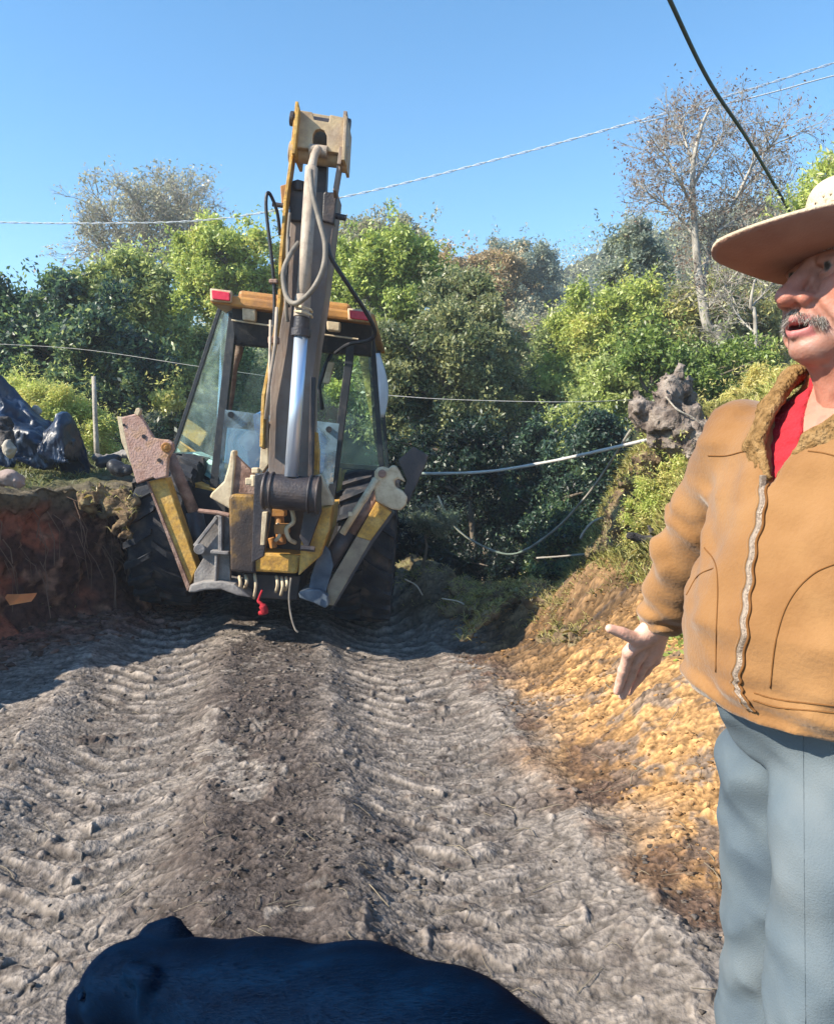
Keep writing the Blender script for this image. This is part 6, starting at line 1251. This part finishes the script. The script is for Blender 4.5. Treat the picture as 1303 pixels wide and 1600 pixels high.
# left plateau
TARP = mat('blue_black_plastic', [(0.004, 0.010, 0.026), (0.008, 0.024, 0.062), (0.016, 0.042, 0.10)], scale=3, rough=0.42, bump=0.5, bscale=12, spec=0.6, bdist=0.03)
FU = P(120, 715, 7.0)-P(-60, 600, 7.6); FU /= np.linalg.norm(FU); FV = np.cross(FU, [0, 1, 0]); FV /= np.linalg.norm(FV)
def fold(d, X, Y, Z):
    u, v = X*FU[0]+Y*FU[1]+Z*FU[2], X*FV[0]+Y*FV[1]+Z*FV[2]; w = 0.5*noise3(u*2, v*3, Y*2)
    return d+0.13*np.abs(noise3(u*1.1, v*4.5+2*w, Y*2.0+w))+0.05*np.abs(noise3(u*3.0, v*8+3*w, Y*5))-0.05
def crumpled(name, label, cat, ridge, front, Yf, Yr, Yb, amp, nu, nv, sd_):
    def rs_(c, t): c = np.array(c, float); L = np.concatenate([[0], np.cumsum(np.linalg.norm(np.diff(c, axis=0), axis=1))]); return np.array([np.interp(t*L[-1], L, c[:, 0]), np.interp(t*L[-1], L, c[:, 1])])
    V = []
    for i in range(nu):
        t = i/(nu-1); a = rs_(front, t); b = rs_(ridge, t); A = P(a[0], a[1], Yf); B = P(b[0], b[1], Yr); D = np.array([B[0], Yb, hgt(B[0], Yb)-0.05])
        for j in range(nv):
            v = j/(nv-1)
            q = A*(1-v/0.6)+B*(v/0.6)+np.array([0, -0.14, 0.05])*math.sin(math.pi*min(1, v/0.6)) if v < 0.6 else B+(D-B)*((v-0.6)/0.4)+np.array([0, 0, 0.1])*math.sin(math.pi*(v-0.6)/0.4)
            V.append(q)
    V = np.array(V); u, w = np.repeat(np.arange(nu), nv)/nu, np.tile(np.arange(nv), nu)/nv; X, Y, Z = V.T; k = noise3(X*2, Y*2, Z*2+sd_)
    rg = 0.45-np.abs(noise3(X*1.6+k, Z*4.5+X*2.2, Y*2+sd_)); rg2 = 0.35-np.abs(noise3(X*4+k*2, Z*9+X*4, Y*4+sd_+5)); rg3 = 0.3-np.abs(noise3(X*9+k, Z*15-X*5, Y*8+sd_))
    dsp = amp*(rg+0.45*rg2+0.22*rg3); V = V+dsp[:, None]*np.array([0.1, -0.85, 0.5])+RS.randn(len(V), 3)*0.004
    ii = np.arange(nu*nv).reshape(nu, nv); T1 = np.stack([ii[:-1, :-1], ii[1:, :-1], ii[1:, 1:]], -1).reshape(-1, 3); T2 = np.stack([ii[:-1, :-1], ii[1:, 1:], ii[:-1, 1:]], -1).reshape(-1, 3)
    o = obj(name, V, np.concatenate([T1, T2]), TARP); so = o.modifiers.new('thick', 'SOLIDIFY'); so.thickness = 0.004; return tag(o, label, cat)
crumpled('tarpaulin', 'crumpled shiny blue-black plastic tarpaulin on the left bank', 'tarp', [(-110, 545), (-40, 572), (0, 588), (26, 612), (44, 640), (70, 656), (84, 668), (92, 700), (94, 722)], [(-110, 745), (-40, 742), (0, 735), (30, 728), (60, 726), (80, 726), (94, 724)], 6.9, 7.3, 8.2, 0.22, 64, 34, 1)
crumpled('plastic_bag', 'peaked blue plastic bag standing at the right end of the tarpaulin', 'bag', [(74, 700), (82, 668), (96, 648), (108, 643), (118, 660), (121, 688), (114, 722)], [(74, 728), (84, 729), (95, 730), (104, 730), (114, 728)], 6.75, 6.95, 7.3, 0.12, 30, 22, 4)
lump('plastic_bag', 'small black bag at the bank edge behind the left pad', 'bag', [(P(182, 732, 6.8), P(200, 736, 6.8), 0.075, 0.06), (P(160, 722, 7.0), P(185, 716, 7.0), 0.05, 0.04)], 0.02, 8, BHOSE, 0.012, k=0.03)
lump('pale_sheet', 'crumpled pale sheet behind the small black bag', 'sheet', [(P(150, 716, 7.4), P(200, 710, 7.4), 0.035, 0.04)], 0.03, 7, GREYS, 0.012)
RK = mat('pinkish_rock', [(0.22, 0.16, 0.14), (0.36, 0.28, 0.25)], scale=7, rough=0.95, bump=0.8, bscale=30)
lump('rock', 'rounded pinkish rock on the bank edge at the far left', 'rock', [(P(-10, 745, 5.4), P(22, 748, 5.4), 0.07, 0.055)], 0.03, 8, RK, 0.012, group='rocks on the left bank')
lump('rock', 'dark angular rock in front of the tarpaulin at the left edge', 'rock', [(P(0, 668, 6.7), P(12, 690, 6.6), 0.09, 0.07)], 0.05, 8, CHAR, 0.014, group='rocks on the left bank')
lump('rock', 'pale rock half under the tarpaulin, just right of the dark one', 'rock', [(P(12, 695, 6.4), P(16, 702, 6.4), 0.05, 0.05)], 0.03, 9, PALEW, 0.012, group='rocks on the left bank')
lump('rock', 'small pale stone on top of the tarpaulin fold', 'rock', [(P(56, 640, 7.5), P(60, 644, 7.5), 0.04, 0.035)], 0.02, 12, PALEW, 0.01, group='rocks on the left bank')
o = MB(); pp = [P(153, 722, 8.8), P(151, 690, 8.8), P(149, 640, 8.8), P(147, 588, 8.8)]; o.tube(pp, [0.035, 0.03, 0.028, 0.024], 8)
tag(o.build('wooden_post', PALEW, None, smooth=True), 'thin pale wooden post standing on the left bank', 'post')
o = MB(); o.prism([P(8, 934, 5.15), P(30, 934, 5.1), P(56, 932, 5.15), P(50, 940, 5.1), P(16, 946, 5.05)], (0, 0.03, 0.02)); tag(o.build('tile_shard', mat('orange_clay', [(0.60, 0.15, 0.04), (0.75, 0.22, 0.06)], scale=9, rough=0.8), None, bevel=0.004), 'orange clay shard lying on the rubble under the left bank', 'shard')
# rooty soil hump in front of the left tyre
turf('root-matted earth hump on the bank lip beside the left tyre', [(P(185, 790, 5.98), P(200, 812, 5.98), 0.09, 0.06), (P(200, 812, 5.98), P(203, 838, 6.0), 0.055, 0.02), (P(140, 785, 6.0), P(195, 782, 5.98), 0.08, 0.075)], 9, 0.09, 160)
# roots hanging out of the bank face
mb = MB(); rs = random.Random(5)
for i in range(110):
    y = rs.uniform(4.3, 6.6); x = float(x_wall(np.array(y)))+rs.uniform(0.10, 0.20); z = rs.uniform(0.55, 1.1); L = rs.uniform(0.08, 0.4); a = rs.uniform(-.3, .3)
    mb.tube([(x-0.05, y, z), (x+rs.uniform(0, .03), y+a*L*0.4, z-L*0.4), (x+rs.uniform(0.0, .05), y+a*L, z-L)], rs.uniform(0.0015, 0.004), 4)
tag(mb.build('hanging_roots', mat('root_fibre', [(0.10, 0.06, 0.04), (0.22, 0.14, 0.10)], scale=5, rough=0.9)), 'fine roots hanging out of the cut earth face', 'roots', kind='stuff')

# ------------------------------------------------------------ loose soil, straw
def scatter_clods(n, seed, xr, yr_, dens, rr, colr):
    rs = np.random.RandomState(seed); x = rs.uniform(*xr, n); y = rs.uniform(yr_[0]**0.5, yr_[1]**0.5, n)**2; k = dens(x, y, rs); x, y = x[k], y[k]; n = len(x)
    z = Hfine(x, y); r = rr*(0.22+rs.rand(n)**4*1.7)*(0.6+0.12*y); ph = (1+5**.5)/2
    ico = np.array([(-1, ph, 0), (1, ph, 0), (-1, -ph, 0), (1, -ph, 0), (0, -1, ph), (0, 1, ph), (0, -1, -ph), (0, 1, -ph), (ph, 0, -1), (ph, 0, 1), (-ph, 0, -1), (-ph, 0, 1)])/1.9
    fc = np.array([(0, 11, 5), (0, 5, 1), (0, 1, 7), (0, 7, 10), (0, 10, 11), (1, 5, 9), (5, 11, 4), (11, 10, 2), (10, 7, 6), (7, 1, 8), (3, 9, 4), (3, 4, 2), (3, 2, 6), (3, 6, 8), (3, 8, 9), (4, 9, 5), (2, 4, 11), (6, 2, 10), (8, 6, 7), (9, 8, 1)])
    s = rs.uniform(0.5, 1.5, (n, 1, 3))*np.array([1.2, 1, 0.55]); V = (ico[None]+rs.randn(n, 12, 3)*0.27)*s*r[:, None, None]+np.stack([x, y, z+r*0.1], -1)[:, None]
    F = (fc[None]+12*np.arange(n)[:, None, None]).reshape(-1, 3); c = np.repeat(colr(x, y, rs), 12, 0); return V.reshape(-1, 3), F, c
def cd_(x, y, rs):
    mid = np.exp(-((x-(x_rutL(y)+x_rutR(y))/2)/0.42)**2); rt = sst(0.35, 0.7, x-x_rutR(y)); left = sst(-0.45, -0.8, x-x_rutL(y)); w = x-x_wall(y)
    return (rs.rand(len(x)) < (0.10+0.75*mid+0.8*rt+0.5*left)*np.clip(0.35+1.3*fbm(x*1.8, y*1.8, 44, 2), 0.03, 1)) & (w > 0.1) & (x-xf_bank(y) < 0.5)
def cc_(x, y, rs):
    rt = sst(0.45, 0.8, x-x_rutR(y)+0.2*fbm(x*2, y*2, 3, 2))*sst(1.8, 2.8, y); c = np.array([0.11, 0.094, 0.083])[None]*(1-rt[:, None])+np.array([0.26, 0.145, 0.06])[None]*rt[:, None]
    return c*rs.uniform(0.5, 1.5, (len(x), 1))
V, F, c = scatter_clods(90000, 31, (-3.6, 2.6), (1.5, 8.0), cd_, 0.0065, cc_)
tag(obj('soil_clods', V, F, soil, attr={'soil': ('POINT', c)}), 'loose crumbs and clods of soil strewn over the track', 'clods', kind='stuff')
V, F, c = scatter_clods(5000, 32, (-3.6, -1.9), (4.2, 7.8), lambda x, y, rs: (x-x_wall(y) > -0.02) & (x-x_wall(y) < 0.75*rs.rand(len(x))**0.7), 0.018, lambda x, y, rs: np.array([0.12, 0.075, 0.06])[None]*rs.uniform(0.5, 1.7, (len(x), 1)))
tag(obj('bank_rubble', V, F, soil, attr={'soil': ('POINT', c)}), 'dark crumbled earth heaped along the foot of the left bank', 'rubble', kind='stuff')
rs = np.random.RandomState(9); n = 700; x = rs.uniform(-1.6, 1.3, n); y = rs.uniform(1.6, 5.5, n); k = rs.rand(n) < 0.15+0.85*np.exp(-((x+0.1)/0.5)**2-((y-2.1)/0.35)**2)+0.4*sst(0.5, 0.9, x); x, y = x[k], y[k]; mb = MB()
for a, b in zip(x, y):
    an = rs.rand()*6.28; L = rs.uniform(0.03, 0.13); cu = rs.randn()*0.4; pts = []
    for t in (0, .33, .66, 1): xx_, yy_ = a+math.cos(an+cu*t)*L*t, b+math.sin(an+cu*t)*L*t; pts.append((xx_, yy_, hfin(xx_, yy_)+0.003+0.008*math.sin(t*3)))
    mb.tube(pts, rs.uniform(0.0006, 0.0016), 4)
tag(mb.build('dry_straw', mat('dry_straw', [(0.12, 0.10, 0.075), (0.30, 0.25, 0.17)], scale=3, rough=0.9)), 'broken dry stalks and twigs lying on the mud', 'straw', kind='stuff')
hz = MB(); hz.box((0, 84, 8), (460, 262, 34)); HZ = bpy.data.materials.new('haze'); HZ.use_nodes = True; HZ.node_tree.nodes.clear(); pv = nn(HZ, 'ShaderNodeVolumePrincipled'); pv.inputs['Density'].default_value = 0.0022; pv.inputs['Color'].default_value = (0.80, 0.88, 1.0, 1); ho = nn(HZ, 'ShaderNodeOutputMaterial'); HZ.node_tree.links.new(pv.outputs[0], ho.inputs['Volume'])
tag(hz.build('haze', HZ), 'faint pale haze over the valley', 'haze', kind='stuff')

# every separate piece of these parts becomes a part of its own
def split_pieces(o):
    me = o.data; n = len(me.vertices); par = list(range(n))
    def find(a):
        while par[a] != a: par[a] = par[par[a]]; a = par[a]
        return a
    for pgn in me.polygons:
        v = pgn.vertices; a = find(v[0])
        for b in v[1:]: par[find(b)] = a
    comp = {}
    for pgn in me.polygons: comp.setdefault(find(pgn.vertices[0]), []).append(pgn)
    if len(comp) < 2: return
    for i, (k, pg) in enumerate(comp.items()):
        ids = sorted({v for q in pg for v in q.vertices}); mp_ = {v: j for j, v in enumerate(ids)}
        m2 = bpy.data.meshes.new(me.name); m2.from_pydata([me.vertices[v].co[:] for v in ids], [], [[mp_[v] for v in q.vertices] for q in pg])
        for m_ in me.materials: m2.materials.append(m_)
        m2.polygons.foreach_set('use_smooth', [pg[0].use_smooth]*len(pg)); m2.update()
        if i == 0: first = m2; continue
        c = o.copy(); c.data = m2; C.objects.link(c); c.parent = o.parent
    o.data = first
for o in list(bpy.data.objects):
    if o.type == 'MESH' and o.name.split('.')[0] in ('pivot_collar', 'fender_liner', 'loose_hose', 'loader_arm', 'control_console', 'bolt_hole', 'pin_boss', 'steel_pipe', 'cross_pin', 'hose_clamp', 'eye', 'clamp', 'pipe_bend', 'pin', 'linkage_block', 'boom_nose', 'upper_pin', 'lower_pin', 'valve_block', 'ram_eye', 'rib', 'seat', 'side_link'):
        if not o.children: split_pieces(o)
